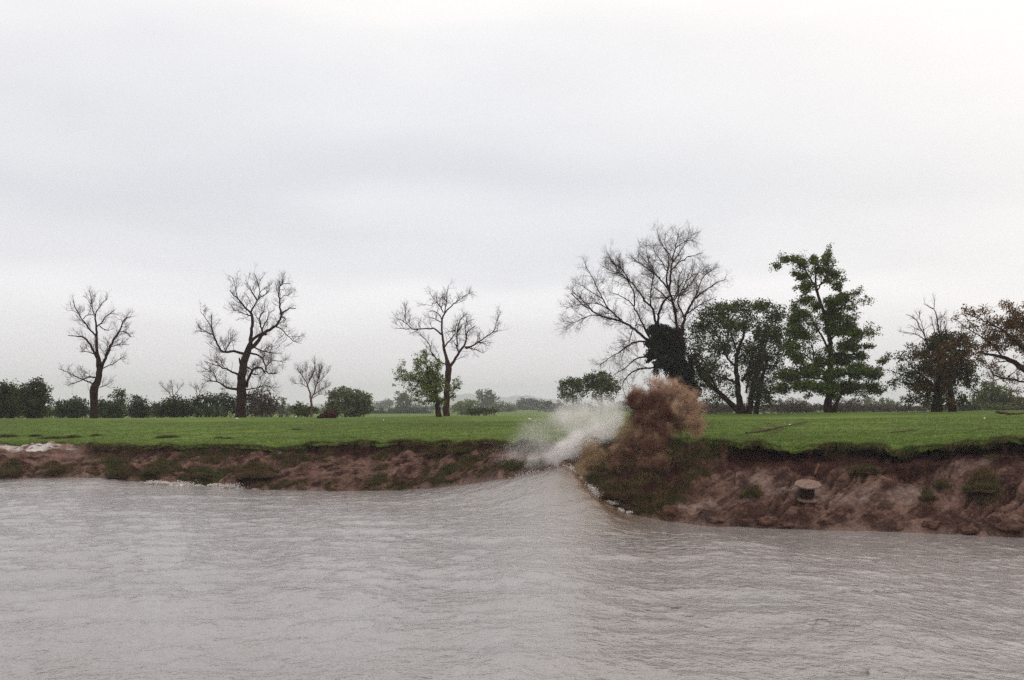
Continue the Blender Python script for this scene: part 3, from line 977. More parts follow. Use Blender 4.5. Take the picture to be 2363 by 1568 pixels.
# tree 3: small fan-shaped bare tree
t = Tracer(600, 850, 0.3826, 150, 13)
make_tree('bare_tree', 'small pale fan-shaped bare tree standing between two taller bare trees', 'tree', t,
          [(1095, 1350, 12), (1095, 1260, 10), (1098, 1190, 10), (1078, 1130, 6), (1060, 1070, 5), (1045, 1030, 4)],
          [([(1098, 1195), (1120, 1140), (1145, 1060), (1160, 980), (1170, 900)], 7, 1.8),
           ([(1075, 1120), (1062, 1060), (1100, 1000), (1130, 930), (1125, 870)], 5, 1.5),
           ([(1045, 1035), (1010, 985), (975, 930)], 4, 1.5),
           ([(1060, 1070), (1050, 980), (1060, 900)], 4, 1.2),
           ([(1110, 1160), (1180, 1110), (1260, 1070)], 4, 1.2),
           ([(1145, 1060), (1200, 1010), (1240, 965)], 4, 1.2),
           ([(1065, 1090), (1000, 1060), (935, 1050)], 3, 1.2),
           ([(1098, 1190), (1150, 1150), (1220, 1150)], 3, 1.2),
           ([(1145, 1060), (1180, 950), (1190, 890)], 3, 1.2)],
          bark=BARK_PALE, twigs=(5.5, 4.0, 3.5), tl=((0.7, 1.3), (0.4, 0.8), (0.2, 0.45)), up=0.45, tr_r=(0.016, 0.009, 0.006), tang=(20, 45))

# tree 4: forked bare tree
t = Tracer(1200, 850, 0.3826, 147, 14)
make_tree('bare_tree', 'tall forked bare tree with a reddish trunk and wide open limbs, beside a leafy sapling', 'tree', t,
          [(685, 1345, 30), (688, 1200, 26), (695, 1050, 25), (702, 950, 28), (702, 900, 24), (682, 840, 13), (668, 760, 12), (655, 680, 10), (645, 600, 8), (640, 530, 8), (658, 470, 7), (690, 432, 6)],
          [([(718, 915), (752, 862), (790, 800), (815, 770), (845, 742), (850, 700), (850, 640), (885, 595), (935, 565)], 13, 3),
           ([(690, 432), (720, 405), (750, 380), (790, 350), (840, 295), (912, 282)], 6, 1.5),
           ([(668, 750), (700, 700), (755, 658), (765, 600), (775, 545)], 7, 2.5),
           ([(642, 640), (600, 600), (555, 580), (500, 587), (430, 600), (372, 588), (342, 550), (330, 480), (340, 400)], 8, 1.8),
           ([(370, 592), (300, 590), (250, 585)], 4, 1.5),
           ([(342, 550), (290, 510), (250, 500)], 3, 1.2),
           ([(642, 535), (590, 505), (525, 490)], 5, 1.8),
           ([(645, 515), (612, 442), (570, 432), (535, 445)], 5, 1.8),
           ([(660, 450), (620, 390), (575, 340), (540, 270)], 5, 1.5),
           ([(668, 460), (682, 400), (688, 330), (705, 215)], 6, 1.5),
           ([(575, 360), (560, 400), (470, 380)], 3, 1.2),
           ([(792, 795), (772, 742), (738, 690)], 7, 2),
           ([(778, 745), (780, 680), (765, 620), (785, 555), (825, 480), (860, 460)], 7, 1.8),
           ([(845, 748), (900, 750), (950, 710), (1020, 660), (1090, 620), (1112, 570), (1145, 440)], 8, 1.5),
           ([(1090, 620), (1155, 605)], 3, 1.2),
           ([(850, 762), (920, 758), (965, 772), (992, 797)], 6, 2),
           ([(955, 710), (1025, 716)], 4, 2),
           ([(850, 645), (838, 570), (862, 500)], 5, 1.5),
           ([(688, 900), (640, 888), (590, 850), (560, 790), (530, 700), (510, 675), (440, 640)], 7, 1.8),
           ([(765, 600), (710, 610), (675, 630)], 4, 1.5)],
          bark=BARK_RED, twigs=(3.0, 3.2, 3.0), tl=((0.7, 1.7), (0.4, 0.9), (0.2, 0.45)))

# tree 5: leafy sapling beside it
t = Tracer(1200, 850, 0.3826, 144, 15)
make_tree('leafy_tree', 'small fresh green leafy tree with a short black trunk, beside the forked bare tree', 'tree', t,
          [(622, 1342, 26), (612, 1260, 22), (600, 1180, 15), (588, 1100, 9), (570, 1010, 6), (560, 940, 4)],
          [([(600, 1180), (560, 1080), (525, 980), (510, 860), (515, 735)], 8, 1.5),
           ([(600, 1150), (540, 1080), (450, 1040), (350, 1000), (285, 915)], 7, 1.5),
           ([(590, 1110), (600, 980), (615, 870)], 6, 1.5),
           ([(605, 1190), (520, 1160), (440, 1190)], 5, 1.5),
           ([(615, 1230), (690, 1190), (745, 1120), (790, 1050)], 5, 1.2),
           ([(540, 1080), (470, 960), (440, 800)], 4, 1.2),
           ([(450, 1040), (330, 1030), (235, 1020)], 4, 1.2),
           ([(520, 1160), (420, 1100), (345, 1110)], 3, 1.2)],
          bark=BARK_DARK, twigs=(3.5, 2.5, 0), tl=((0.5, 1.1), (0.3, 0.6), (0.2, 0.3)),
          blobs=[(500, 830, 50, 60, .6), (440, 880, 45, 60, .6), (300, 960, 50, 35, .5), (255, 1020, 32, 12, .8), (235, 1080, 16, 8, 1), (370, 1010, 60, 32, .55), (460, 1000, 90, 80, .8), (560, 950, 70, 100, .8),
                 (600, 1060, 80, 100, 1.2), (520, 1100, 110, 70, 1.0), (440, 1170, 40, 40, .7), (390, 1110, 40, 20, .7), (740, 1170, 30, 55, .6), (780, 1090, 32, 35, .6), (620, 900, 45, 50, .6), (500, 1220, 60, 22, .8), (570, 1180, 70, 50, 1.2), (640, 1210, 50, 30, 1), (760, 1040, 30, 30, .3)],
          leafkw=dict(dens=13, per=12, size=0.14, crad=0.20), leafmats=[LEAF_FRESH])

# tree 6: tall bare tree smothered with ivy
t = Tracer(1750, 700, 0.4464, 140, 16)
make_tree('ivy_clad_tree', 'tallest tree, wide bare crown on a leaning trunk smothered in black ivy', 'tree', t,
          [(1150, 1440, 60), (1120, 1320, 52), (1050, 1170, 46), (985, 1030, 40), (940, 920, 34), (915, 850, 26)],
          [([(860, 945), (800, 902), (740, 850), (690, 815), (640, 782), (560, 770), (490, 750), (430, 712), (380, 680), (330, 640), (270, 580)], 11, 3),
           ([(640, 780), (590, 738), (535, 690), (500, 620), (470, 560), (430, 470), (375, 385)], 7, 1.8),
           ([(570, 715), (500, 668), (440, 650), (330, 665), (235, 690)], 5, 1.5),
           ([(480, 745), (400, 745), (330, 780), (205, 838)], 4, 1.3),
           ([(430, 712), (360, 640), (280, 560)], 4, 1.5),
           ([(845, 905), (805, 832), (780, 780), (740, 690), (700, 640), (620, 590), (550, 570)], 8, 1.8),
           ([(735, 675), (738, 590), (690, 490), (640, 440), (585, 370), (540, 285)], 6, 1.5),
           ([(895, 850), (882, 740), (868, 682), (820, 652), (785, 595), (740, 530), (690, 480), (610, 445), (530, 425)], 10, 2),
           ([(700, 490), (640, 400), (560, 350)], 6, 1.5),
           ([(912, 840), (908, 740), (938, 670), (968, 612), (1000, 600)], 10, 7),
           ([(855, 680), (850, 600), (870, 500), (880, 420), (800, 330), (760, 270)], 6, 1.5),
           ([(1060, 1080), (1050, 900), (1045, 800), (1030, 700), (1010, 620), (990, 560), (970, 500), (975, 420), (990, 340), (980, 280), (925, 220), (900, 120)], 13, 1.4),
           ([(1012, 340), (960, 240), (965, 130)], 4, 1.2), ([(1040, 250), (1110, 200), (1170, 190)], 4, 1.2), ([(1105, 500), (1190, 430), (1285, 425)], 4, 1.2), ([(885, 430), (830, 330), (820, 240)], 4, 1.2),
           ([(650, 450), (560, 420), (480, 370)], 4, 1.2), ([(500, 620), (400, 560), (300, 500)], 4, 1.2), ([(1000, 600), (1090, 600), (1180, 560)], 5, 1.3), ([(1050, 720), (1010, 640), (1100, 480), (1110, 400)], 6, 1.4),
           ([(992, 565), (1000, 440), (1012, 340), (1040, 240), (1062, 105)], 9, 1.5),
           ([(985, 560), (935, 490), (880, 430), (820, 400), (760, 350), (695, 300)], 7, 1.6),
           ([(1002, 420), (1080, 340), (1160, 300), (1232, 288)], 5, 1.5),
           ([(1012, 360), (1080, 260), (1130, 180)], 5, 1.3),
           ([(975, 420), (920, 330), (870, 230)], 4, 1.3),
           ([(1090, 1060), (1085, 950), (1085, 850), (1105, 745), (1140, 680), (1200, 600), (1280, 540), (1340, 505), (1410, 478)], 14, 1.6),
           ([(1098, 755), (1060, 680), (1045, 640), (1082, 560), (1120, 480), (1155, 400)], 7, 1.6),
           ([(1150, 668), (1200, 560), (1230, 460), (1315, 405)], 6, 1.4),
           ([(1105, 745), (1170, 700), (1250, 640), (1340, 605)], 6, 1.4),
           ([(1082, 560), (1150, 520), (1240, 380)], 4, 1.3),
           ([(1018, 650), (950, 602), (925, 560), (880, 540)], 6, 3),
           ([(1020, 660), (1060, 590), (1050, 480), (1090, 400)], 5, 1.4),
           ([(850, 935), (790, 930), (730, 942), (680, 970), (620, 1020), (560, 1050), (480, 1112)], 8, 1.8),
           ([(850, 1045), (760, 1060), (700, 1092), (650, 1140), (568, 1192)], 7, 1.8),
           ([(900, 1130), (810, 1130), (740, 1145), (690, 1182), (650, 1215), (652, 1280), (672, 1345)], 7, 1.6),
           ([(725, 842), (702, 920), (690, 1010)], 4, 1.5),
           ([(740, 820), (770, 800), (800, 830)], 4, 2),
           ([(875, 1080), (885, 1180)], 5, 2)],
          bark=BARK_DARK, twigs=(3.4, 3.3, 3.2), tl=((1.0, 2.3), (0.5, 1.2), (0.25, 0.55)), up=0.12, tr_r=(0.020, 0.012, 0.007),
          ivy=[(845, 960, 40, 30, .5), (1030, 880, 40, 60, .35), (830, 1075, 24, 20, .5), (1150, 1090, 40, 60, .4), (905, 838, 70, 30), (925, 870, 105, 52), (1120, 1180, 60, 90), (1170, 1300, 50, 70), (1060, 960, 50, 70, .8), (935, 940, 105, 60), (920, 1010, 90, 60), (860, 1040, 42, 34), (1000, 1010, 75, 70), (1000, 1080, 110, 60), (1060, 1030, 60, 80, .8), (1045, 1150, 95, 80), (1100, 1240, 75, 80), (1135, 1330, 55, 70), (1160, 1400, 40, 50), (895, 1160, 22, 30, .5), (1080, 900, 28, 70, .4), (930, 1100, 50, 45, .7)])

# tree 7: multi-stemmed dome
t = Tracer(0, 0, 1.4194, 141, 17)
make_tree('domed_tree', 'round-topped multi-stemmed olive green tree, right of the ivy-clad tree', 'tree', t,
          [(1712, 950, 9), (1705, 915, 7), (1701, 880, 6), (1698, 840, 5), (1702, 808, 4), (1716, 776, 3), (1722, 740, 2)],
          [([(1700, 885), (1680, 872), (1655, 868), (1630, 850)], 3.5, 1),
           ([(1700, 850), (1675, 820), (1660, 780), (1640, 745)], 3, .8),
           ([(1702, 815), (1690, 780), (1680, 740)], 2.5, .8),
           ([(1712, 880), (1730, 850), (1738, 800), (1750, 750)], 3.5, .8),
           ([(1745, 880), (1760, 830), (1770, 780), (1780, 740)], 3.5, .8),
           ([(1660, 905), (1640, 870), (1612, 840), (1600, 800)], 3, .8),
           ([(1630, 880), (1650, 840), (1650, 800)], 2.5, .8),
           ([(1722, 905), (1728, 870), (1740, 855)], 2.5, .8)],
          bark=BARK_DARK, extra_trunks=[[(1704, 950, 7), (1680, 925, 6), (1655, 902, 5), (1634, 886, 4.5), (1612, 858, 4), (1602, 815, 3)],
                                        [(1728, 950, 7), (1733, 915, 6), (1740, 880, 5), (1752, 830, 4), (1762, 780, 2)],
                                        [(1745, 950, 6), (1752, 910, 5), (1758, 870, 4), (1775, 820, 3)]],
          twigs=(2.8, 2.8, 1.6), tl=((0.9, 2.1), (0.4, 1.0), (0.2, 0.45)), leafy=0.4,
          blobs=[(1630, 740, 34, 30, .9), (1612, 765, 20, 28, .7), (1665, 718, 38, 24, 1), (1708, 706, 36, 16, 1.1), (1750, 706, 36, 16, 1.1), (1785, 726, 28, 26, 1), (1600, 800, 20, 34, .5), (1645, 785, 34, 28, .5), (1680, 755, 36, 24, .8),
                 (1722, 745, 36, 26, .8), (1768, 765, 36, 32, .9), (1795, 790, 22, 44, .9), (1612, 850, 26, 30, .45), (1650, 840, 30, 24, .3), (1700, 800, 34, 26, .4), (1742, 800, 30, 32, .6), (1745, 850, 24, 34, .55), (1785, 845, 26, 34, .8), (1640, 895, 24, 22, .3),
                 (1780, 895, 22, 26, .7), (1690, 850, 26, 24, .22), (1755, 905, 22, 24, .8), (1605, 900, 18, 18, .7), (1690, 900, 24, 20, .3), (1625, 870, 30, 24, .5), (1670, 870, 26, 22, .45), (1650, 920, 26, 16, .5), (1735, 930, 18, 14, .6), (1770, 925, 20, 16, .7), (1745, 890, 22, 22, .7), (1720, 830, 24, 26, .5), (1665, 800, 30, 24, .5)],
          leafkw=dict(dens=7.5, per=13, size=0.18, crad=0.38), leafmats=[LEAF_OLIVE])

# tree 8: tall leafy tree
t = Tracer(2450, 750, 0.4464, 138, 18)
make_tree('leafy_tree', 'tall ragged dark green leafy tree with a hooked top, right of the domed tree', 'tree', t,
          [(590, 1345, 36), (588, 1260, 28), (600, 1100, 24), (605, 950, 20), (600, 800, 17), (565, 630, 13), (522, 500, 11), (495, 400, 8), (500, 280, 4), (510, 200, 2)],
          [([(520, 500), (470, 380), (420, 290), (350, 230), (280, 225), (220, 260)], 7, 1.5),
           ([(600, 900), (520, 740), (440, 620), (350, 560)], 9, 2),
           ([(603, 1000), (480, 960), (380, 900), (300, 850)], 8, 2),
           ([(605, 950), (740, 880), (830, 800), (920, 755)], 8, 1.5),
           ([(600, 1110), (450, 1080), (300, 1110), (210, 1180)], 8, 2),
           ([(600, 1100), (760, 1050), (900, 1060), (1010, 980)], 8, 1.5),
           ([(570, 650), (680, 570), (770, 500), (830, 458)], 7, 1.5),
           ([(508, 450), (580, 330), (595, 160)], 6, 1.2),
           ([(500, 420), (620, 370), (735, 362)], 5, 1.2),
           ([(560, 620), (700, 580), (870, 520)], 5, 1.2),
           ([(600, 820), (700, 700), (800, 660)], 6, 1.4),
           ([(600, 1200), (780, 1150), (940, 1190)], 6, 1.5),
           ([(480, 950), (480, 860), (440, 800)], 6, 2)],
          extra_trunks=[[(630, 1345, 16), (640, 1290, 12), (690, 1200, 8), (760, 1120, 5)]],
          bark=BARK_DARK, twigs=(3.6, 2.6, 0), tl=((0.6, 1.6), (0.35, 0.8), (0.2, 0.3)), leafy=0.40,
          blobs=[(215, 270, 24, 22), (270, 228, 38, 18), (350, 222, 34, 28), (400, 262, 34, 34), (490, 232, 34, 40), (570, 225, 32, 44), (592, 178, 14, 24), (520, 292, 44, 34), (340, 322, 26, 18), (400, 345, 46, 34), (600, 302, 34, 22, .7), (640, 330, 34, 34),
                 (700, 366, 28, 8), (660, 420, 34, 36), (430, 420, 54, 46, .9), (350, 432, 10, 14), (580, 380, 40, 26, .5), (430, 520, 54, 46, .8), (340, 562, 34, 34, .8), (500, 560, 44, 44, .8), (620, 540, 76, 54), (700, 500, 46, 44), (790, 470, 28, 9),
                 (835, 522, 30, 5), (765, 582, 34, 12), (620, 640, 86, 64), (360, 640, 84, 54, .9), (760, 655, 44, 10), (330, 740, 76, 74), (420, 780, 54, 44, .8), (620, 740, 74, 54, .9), (720, 740, 74, 50), (800, 768, 54, 34), (890, 756, 34, 12), (740, 700, 60, 20),
                 (300, 870, 54, 74), (360, 950, 50, 50), (750, 850, 84, 56), (850, 862, 54, 16), (912, 858, 16, 5), (600, 880, 44, 50, .5), (540, 970, 70, 44, .9), (700, 950, 105, 54), (835, 930, 54, 34), (450, 1040, 104, 54), (300, 1070, 84, 54), (620, 1060, 94, 54),
                 (800, 1040, 104, 60), (930, 1060, 64, 50, .9), (990, 970, 34, 18, .8), (250, 1170, 64, 44, .8), (400, 1150, 104, 44), (560, 1160, 104, 54), (750, 1160, 114, 50), (930, 1170, 74, 42, .8), (620, 1230, 60, 24, .8), (440, 1215, 60, 16, .4), (830, 1215, 60, 16, .4), (500, 720, 40, 40, .4)],
          leafkw=dict(dens=20, per=14, size=0.165, crad=0.30), leafmats=[LEAF_GREEN])

# tree 9: reddish bushy tree with dead stems poking out
t = Tracer(2450, 750, 0.4464, 134, 19)
make_tree('bushy_tree', 'round bushy red-brown tree with bare dead stems poking from its top', 'tree', t,
          [(1385, 1335, 44), (1390, 1270, 34), (1395, 1180, 22), (1400, 1050, 14), (1410, 950, 9), (1420, 880, 6)],
          [([(1335, 900), (1300, 800), (1255, 700), (1212, 640), (1160, 625)], 6, 1.5),
           ([(1395, 860), (1370, 760), (1345, 640)], 6, 1.6),
           ([(1420, 850), (1400, 740), (1385, 640), (1358, 575), (1290, 548)], 7, 1.4),
           ([(1365, 585), (1372, 510)], 2.5, 1),
           ([(1425, 830), (1420, 730), (1405, 650)], 5, 1.2),
           ([(1300, 810), (1240, 768), (1110, 750)], 4, 1.2),
           ([(1262, 742), (1175, 700)], 3, 1),
           ([(1450, 800), (1440, 680)], 5, 1.6),
           ([(1300, 800), (1290, 720), (1245, 640), (1260, 600)], 3, 1),
           ([(1390, 660), (1440, 640), (1450, 600)], 2.5, 1),
           ([(1400, 1180), (1250, 1050), (1150, 950)], 10, 2),
           ([(1480, 1150), (1580, 1000), (1640, 880)], 10, 2),
           ([(1400, 1200), (1240, 1150), (1080, 1110)], 8, 2)],
          extra_trunks=[[(1500, 1335, 34), (1490, 1250, 26), (1480, 1150, 16), (1500, 1000, 9), (1520, 880, 5)]],
          bark=BARK_DARK, twigs=(2.6, 2.4, 2.0), tl=((0.5, 1.2), (0.3, 0.7), (0.2, 0.35)), leafy=0.0,
          blobs=[(1450, 765, 70, 34, 1), (1540, 795, 70, 44, 1, 2), (1400, 800, 70, 40, .8), (1500, 820, 80, 50, 1, 2), (1350, 860, 70, 50, 1), (1420, 860, 80, 50, .8, 2), (1560, 960, 100, 80, .6, 2), (1400, 1000, 120, 100, .7, 2), (1350, 940, 90, 70, .7, 2), (1180, 1100, 90, 60, .7), (1600, 1080, 70, 70, .7), (1330, 1180, 110, 70, .6, 2), (1690, 950, 40, 60, .6, 2), (1350, 825, 54, 44, .9), (1205, 862, 50, 30, .5), (1150, 930, 70, 40, .5), (1255, 920, 84, 64, .8, 2), (1400, 900, 105, 84, 1, 2), (1560, 900, 104, 84, 1, 2), (1640, 850, 54, 64, .9, 2),
                 (1150, 1030, 100, 52, .6), (1300, 1040, 114, 84, .7, 2), (1300, 1010, 90, 60, .5, 2), (1470, 1040, 134, 94, 1, 2), (1480, 1080, 110, 70, .6), (1620, 1020, 76, 84, 1, 2), (1080, 1130, 70, 44, .45), (1250, 1150, 104, 64, .8, 2), (1450, 1170, 124, 74, .8, 2),
                 (1450, 1150, 100, 60, .6, 2), (1620, 1120, 70, 54, .7), (1200, 1250, 64, 36, 1), (1650, 1200, 34, 40, .5), (1020, 930, 34, 18, .5), (1400, 1240, 60, 30, .7), (1560, 1220, 60, 30, .7, 2), (1340, 1265, 80, 40, .8), (1450, 1270, 70, 40, 1, 2), (1550, 1265, 60, 36, .7), (1270, 1250, 60, 40, .7, 2)],
          leafkw=dict(dens=9.5, per=14, size=0.16, crad=0.34), leafmats=[LEAF_DARK, LEAF_RED])

# tree 10: russet tree at the right edge
t = Tracer(2450, 750, 0.4464, 124, 20)
make_tree('russet_tree', 'russet-leaved tree with a long arching bough, rightmost tree on the meadow', 'tree', t,
          [(2270, 1400, 60), (2250, 1300, 50), (2200, 1170, 42), (2120, 1070, 34), (2020, 1030, 24), (1950, 975, 18), (1870, 940, 13), (1780, 915, 9), (1690, 905, 6)],
          [([(2150, 1170), (2020, 1115), (1900, 1093), (1820, 1085), (1780, 1050), (1765, 990)], 8, 2.5),
           ([(1900, 1093), (1950, 1050), (1975, 1020)], 4, 2),
           ([(1960, 980), (1880, 965), (1820, 975), (1780, 1000)], 6, 2.5),
           ([(2190, 1120), (2180, 950), (2080, 800), (1980, 680), (1900, 560)], 24, 3),
           ([(2080, 1050), (2040, 900), (1900, 760), (1760, 680), (1620, 620)], 12, 2),
           ([(1870, 940), (1800, 850), (1700, 780), (1600, 720), (1510, 660)], 7, 1.5),
           ([(2180, 950), (2260, 780), (2300, 600)], 18, 3),
           ([(1780, 1000), (1900, 1130), (2000, 1240)], 3, 1.2)],
          bark=BARK_DARK, twigs=(2.8, 2.6, 2.2), tl=((0.7, 1.5), (0.4, 0.8), (0.2, 0.4)),
          blobs=[(1580, 590, 34, 24, .4), (1640, 620, 64, 44, .4), (1750, 590, 54, 34, .5), (1850, 545, 34, 26, .5), (1900, 565, 44, 34, .6), (1960, 615, 54, 44, .9), (1525, 660, 24, 8, .8), (1650, 700, 74, 44, .4), (1780, 680, 84, 54, .6), (1900, 700, 84, 74, 1),
                 (2010, 700, 94, 94, 1.1), (2110, 650, 94, 104, 1), (1800, 780, 84, 54, .9), (1930, 820, 84, 64, 1.1), (2040, 850, 74, 70, 1.1), (1850, 872, 54, 34, .9), (1760, 862, 54, 34, .7), (1690, 870, 54, 34, .5), (1690, 960, 34, 16, .5), (2150, 850, 94, 110, 1),
                 (1825, 1005, 24, 12, .5), (1700, 900, 60, 30, .5), (2280, 750, 110, 150, 1), (2250, 560, 90, 70, .8), (2040, 560, 60, 30, .4)],
          leafkw=dict(dens=10, per=14, size=0.15, crad=0.34, depth_k=0.7), leafmats=[LEAF_RED])

# pair of smaller round trees beyond the plume
for (lab, seed, tr_, bl, Yt) in (
        ('small round grey-green tree beyond the meadow, left one of a touching pair', 31, [(1322, 940, 3), (1322, 920, 2.4), (1322, 900, 1.6), (1322, 885, 1)],
         [(1303, 893, 16, 20, .8), (1322, 882, 18, 15, .8), (1337, 897, 14, 20, .7), (1312, 912, 18, 12, .7), (1335, 920, 14, 8, .4), (1298, 912, 10, 10, .6), (1318, 925, 24, 8, .35), (1345, 910, 8, 10, .5)], 215),
        ('taller round grey-green tree beyond the meadow, right one of a touching pair', 32, [(1388, 940, 3.4), (1388, 918, 2.8), (1386, 895, 1.8), (1384, 875, 1)],
         [(1362, 870, 18, 12, .9), (1385, 864, 20, 11, .9), (1372, 888, 22, 14, .7), (1402, 882, 22, 18, .9), (1408, 903, 22, 16, .7), (1385, 903, 20, 14, .6), (1362, 892, 16, 16, .8), (1380, 918, 26, 8, .4), (1352, 880, 8, 10, .6), (1425, 895, 9, 10, .5), (1410, 922, 18, 7, .4)], 210)):
    t = Tracer(0, 0, 1.4194, Yt, seed)
    x0 = tr_[0][0]
    make_tree('round_tree', lab, 'tree', t, tr_, [([(x0, 915), (x0 - 10, 898), (x0 - 18, 885)], 1.6, .5), ([(x0, 910), (x0 + 9, 895), (x0 + 16, 882)], 1.6, .5), ([(x0, 900), (x0 - 4, 880)], 1.4, .5)],
              bark=BARK_DARK, twigs=(3, 2.5, 2), tl=((0.9, 1.8), (0.5, 1), (0.3, 0.5)), blobs=bl, leafkw=dict(dens=5, per=12, size=0.24, crad=0.4), leafmats=[LEAF_OLIVE], group='pair of small trees beyond the meadow')

# ------------------------------------------------------------------ hedge, bushes and distant trees: each its own thing
def bush(name, label, cat, blobs, Y, mats, seed, size=0.22, dens=6, per=14, group=None, stem=True, k=1.0, twigs=False):
    rng = np.random.default_rng(seed)
    u0 = sum(b[0] for b in blobs) / len(blobs)
    kf = max(1.0, Y / 260.0)
    gz = ground_at(u0, Y)
    x0 = (u0 - CX) / F * Y
    root = empty(name, (x0, Y, gz), label, cat, group)

    def conv(a, c, ra, rb):
        return world(a, c, Y), ra / F * Y, rb / F * Y
    st = MB()
    nst = 0
    tips = []
    for b in blobs:
        c, sx, sz = conv(*b[:4])
        for q in range(3):
            tip = c + rng.normal(size=3) * np.array([sx, sx, sz]) * 0.4
            bx = x0 + (c[0] - x0) * 0.55 + rng.normal() * 0.2
            p0 = np.array([bx, Y + rng.normal() * 0.3, gz - 0.2])
            mid = (p0 + tip) / 2 + rng.normal(size=3) * 0.2
            Q, Rr, _ = smooth_poly(np.stack([p0, mid, tip]), [0.10 * kf, 0.06 * kf, 0.02 * kf], 0.6 * kf)
            q12, r12 = resample(Q, Rr, 8)
            tips.append((q12, r12))
    P = np.stack([a for a, b in tips]); Rr = np.stack([b for a, b in tips])
    st.tubes(P, Rr, 5)
    C1, R1 = spawn(rng, P, Rr, 1.2 / kf, 0.6 * kf, 1.5 * kf, r=0.02 * kf, up=0.3)
    if len(C1): st.tubes(C1, R1, 3, cap=False)
    st.build('trunk' if 'tree' in name else 'stem', BARK_DARK, root)
    fo = MB()
    leaf_cloud(fo, rng, blobs, conv, dens=dens * k, per=per, size=size, crad=0.42 * kf, depth_k=0.9)
    fo.build('crown' if 'tree' in name else 'foliage', mats, root)
    return root


HG = 'bushes along the far hedge'
bush('dark_tree', 'dark green bushy tree cut by the left edge of the photo, beyond the meadow', 'tree', [(-10, 905, 32, 32), (18, 905, 26, 28), (0, 938, 40, 30), (30, 938, 26, 28), (40, 915, 16, 22)], 172, [LEAF_DARK], 101)
bush('dark_tree', 'dark green bushy tree with a peaked top, left of the leftmost bare tree', 'tree', [(72, 895, 17, 18), (88, 885, 14, 13), (95, 905, 22, 22), (72, 925, 30, 26), (100, 930, 20, 28), (85, 948, 36, 18), (58, 915, 14, 24)], 170, [LEAF_DARK], 102)
bush('hedge_bush', 'low dark hedge bush just left of the leftmost bare tree', 'bush', [(142, 940, 20, 18), (165, 932, 22, 18), (188, 938, 20, 20), (165, 950, 44, 14)], 190, [LEAF_HEDGE], 103, group=HG)
bush('hedge_bush', 'low dark hedge bush just right of the leftmost bare tree', 'bush', [(232, 938, 20, 20), (255, 940, 22, 18), (245, 950, 36, 14), (275, 945, 16, 16)], 190, [LEAF_HEDGE], 104, group=HG)
bush('small_tree', 'small open-crowned green tree rising from hedge right of the leftmost bare tree', 'tree', [(278, 902, 12, 7, .8), (270, 910, 14, 6, .6), (285, 915, 9, 12, .6), (260, 913, 9, 3, .9), (277, 930, 18, 12, .8)], 205, [LEAF_OLIVE], 105)
bush('hedge_bush', 'round-topped green hedge bush with a pale gap on its right side', 'bush', [(312, 922, 13, 9, .8), (328, 928, 13, 12, .8), (310, 942, 20, 16), (335, 945, 12, 16), (320, 952, 30, 12)], 195, [LEAF_HEDGE], 106, group=HG)
bush('hedge_bush', 'dark hedge bush climbing to a small peak, left of the contorted tree', 'bush', [(365, 942, 18, 15), (388, 936, 20, 18), (408, 928, 14, 16), (428, 938, 20, 18), (400, 950, 50, 14)], 190, [LEAF_DARK], 107, group=HG)
bush('hedge_bush', 'green hedge bush against the left side of the contorted tree', 'bush', [(462, 932, 22, 20), (488, 922, 24, 16), (515, 928, 20, 22), (485, 948, 48, 16), (538, 935, 18, 22)], 192, [LEAF_HEDGE], 108, group=HG)
bush('hedge_bush', 'brownish half-bare hedge bush against the right side of the contorted tree', 'bush', [(580, 925, 22, 24, .7), (605, 918, 24, 26, .6), (625, 932, 18, 20, .6), (600, 945, 40, 18)], 192, [LEAF_BROWN], 109, group=HG)
bush('hedge_bush', 'thin grey-green bush between the contorted tree and the fan-shaped tree', 'bush', [(650, 930, 12, 14, .5), (640, 945, 16, 14, .8), (665, 945, 14, 12, .6)], 450, [LEAF_PALE], 110, size=0.52, dens=1.23, group=HG)
bush('hedge_bush', 'low dark green bush at the foot of the fan-shaped bare tree', 'bush', [(690, 942, 16, 13), (712, 945, 16, 12), (700, 952, 26, 9)], 180, [LEAF_DARK], 111, group=HG)
bush('pale_tree', 'pale olive bushy tree right of the fan-shaped bare tree', 'tree', [(770, 912, 15, 16, .8), (795, 905, 18, 14, .8), (815, 912, 20, 16), (838, 915, 18, 14, .8), (800, 930, 40, 20), (845, 935, 18, 18), (810, 947, 46, 14), (765, 940, 18, 16)], 225, [LEAF_PALE], 112, size=0.26)
bush('distant_tree', 'low blue-grey distant tree just right of the pale olive tree', 'tree', [(878, 938, 16, 12), (895, 932, 14, 12, .8), (870, 948, 20, 10), (905, 948, 16, 10)], 1700, [LEAF_HEDGE], 113, size=1.97, dens=0.086)
bush('distant_tree', 'rounded grey distant tree behind the leafy sapling', 'tree', [(925, 912, 16, 10, .6), (940, 918, 18, 12, .7), (930, 932, 22, 14, .8), (925, 948, 30, 10)], 800, [LEAF_OLIVE], 114, size=0.93, dens=0.389)
bush('distant_tree', 'low distant tree showing under the leafy sapling', 'tree', [(965, 942, 16, 12), (985, 945, 16, 10), (1010, 940, 14, 12)], 1300, [LEAF_HEDGE], 115, size=1.51, dens=0.147)
bush('hedge_bush', 'fresh green bush right of the forked bare tree', 'bush', [(1060, 938, 16, 10), (1082, 932, 18, 12), (1075, 948, 36, 10)], 600, [LEAF_FRESH], 116, size=0.69, dens=0.692, group=HG)
bush('distant_tree', 'grey-green distant tree rising above the bushes right of the forked bare tree', 'tree', [(1112, 906, 12, 8, .6), (1128, 906, 12, 8, .6), (1118, 918, 18, 9, .7), (1138, 918, 12, 12, .6), (1120, 932, 26, 10)], 1000, [LEAF_OLIVE], 117, size=1.16, dens=0.249)
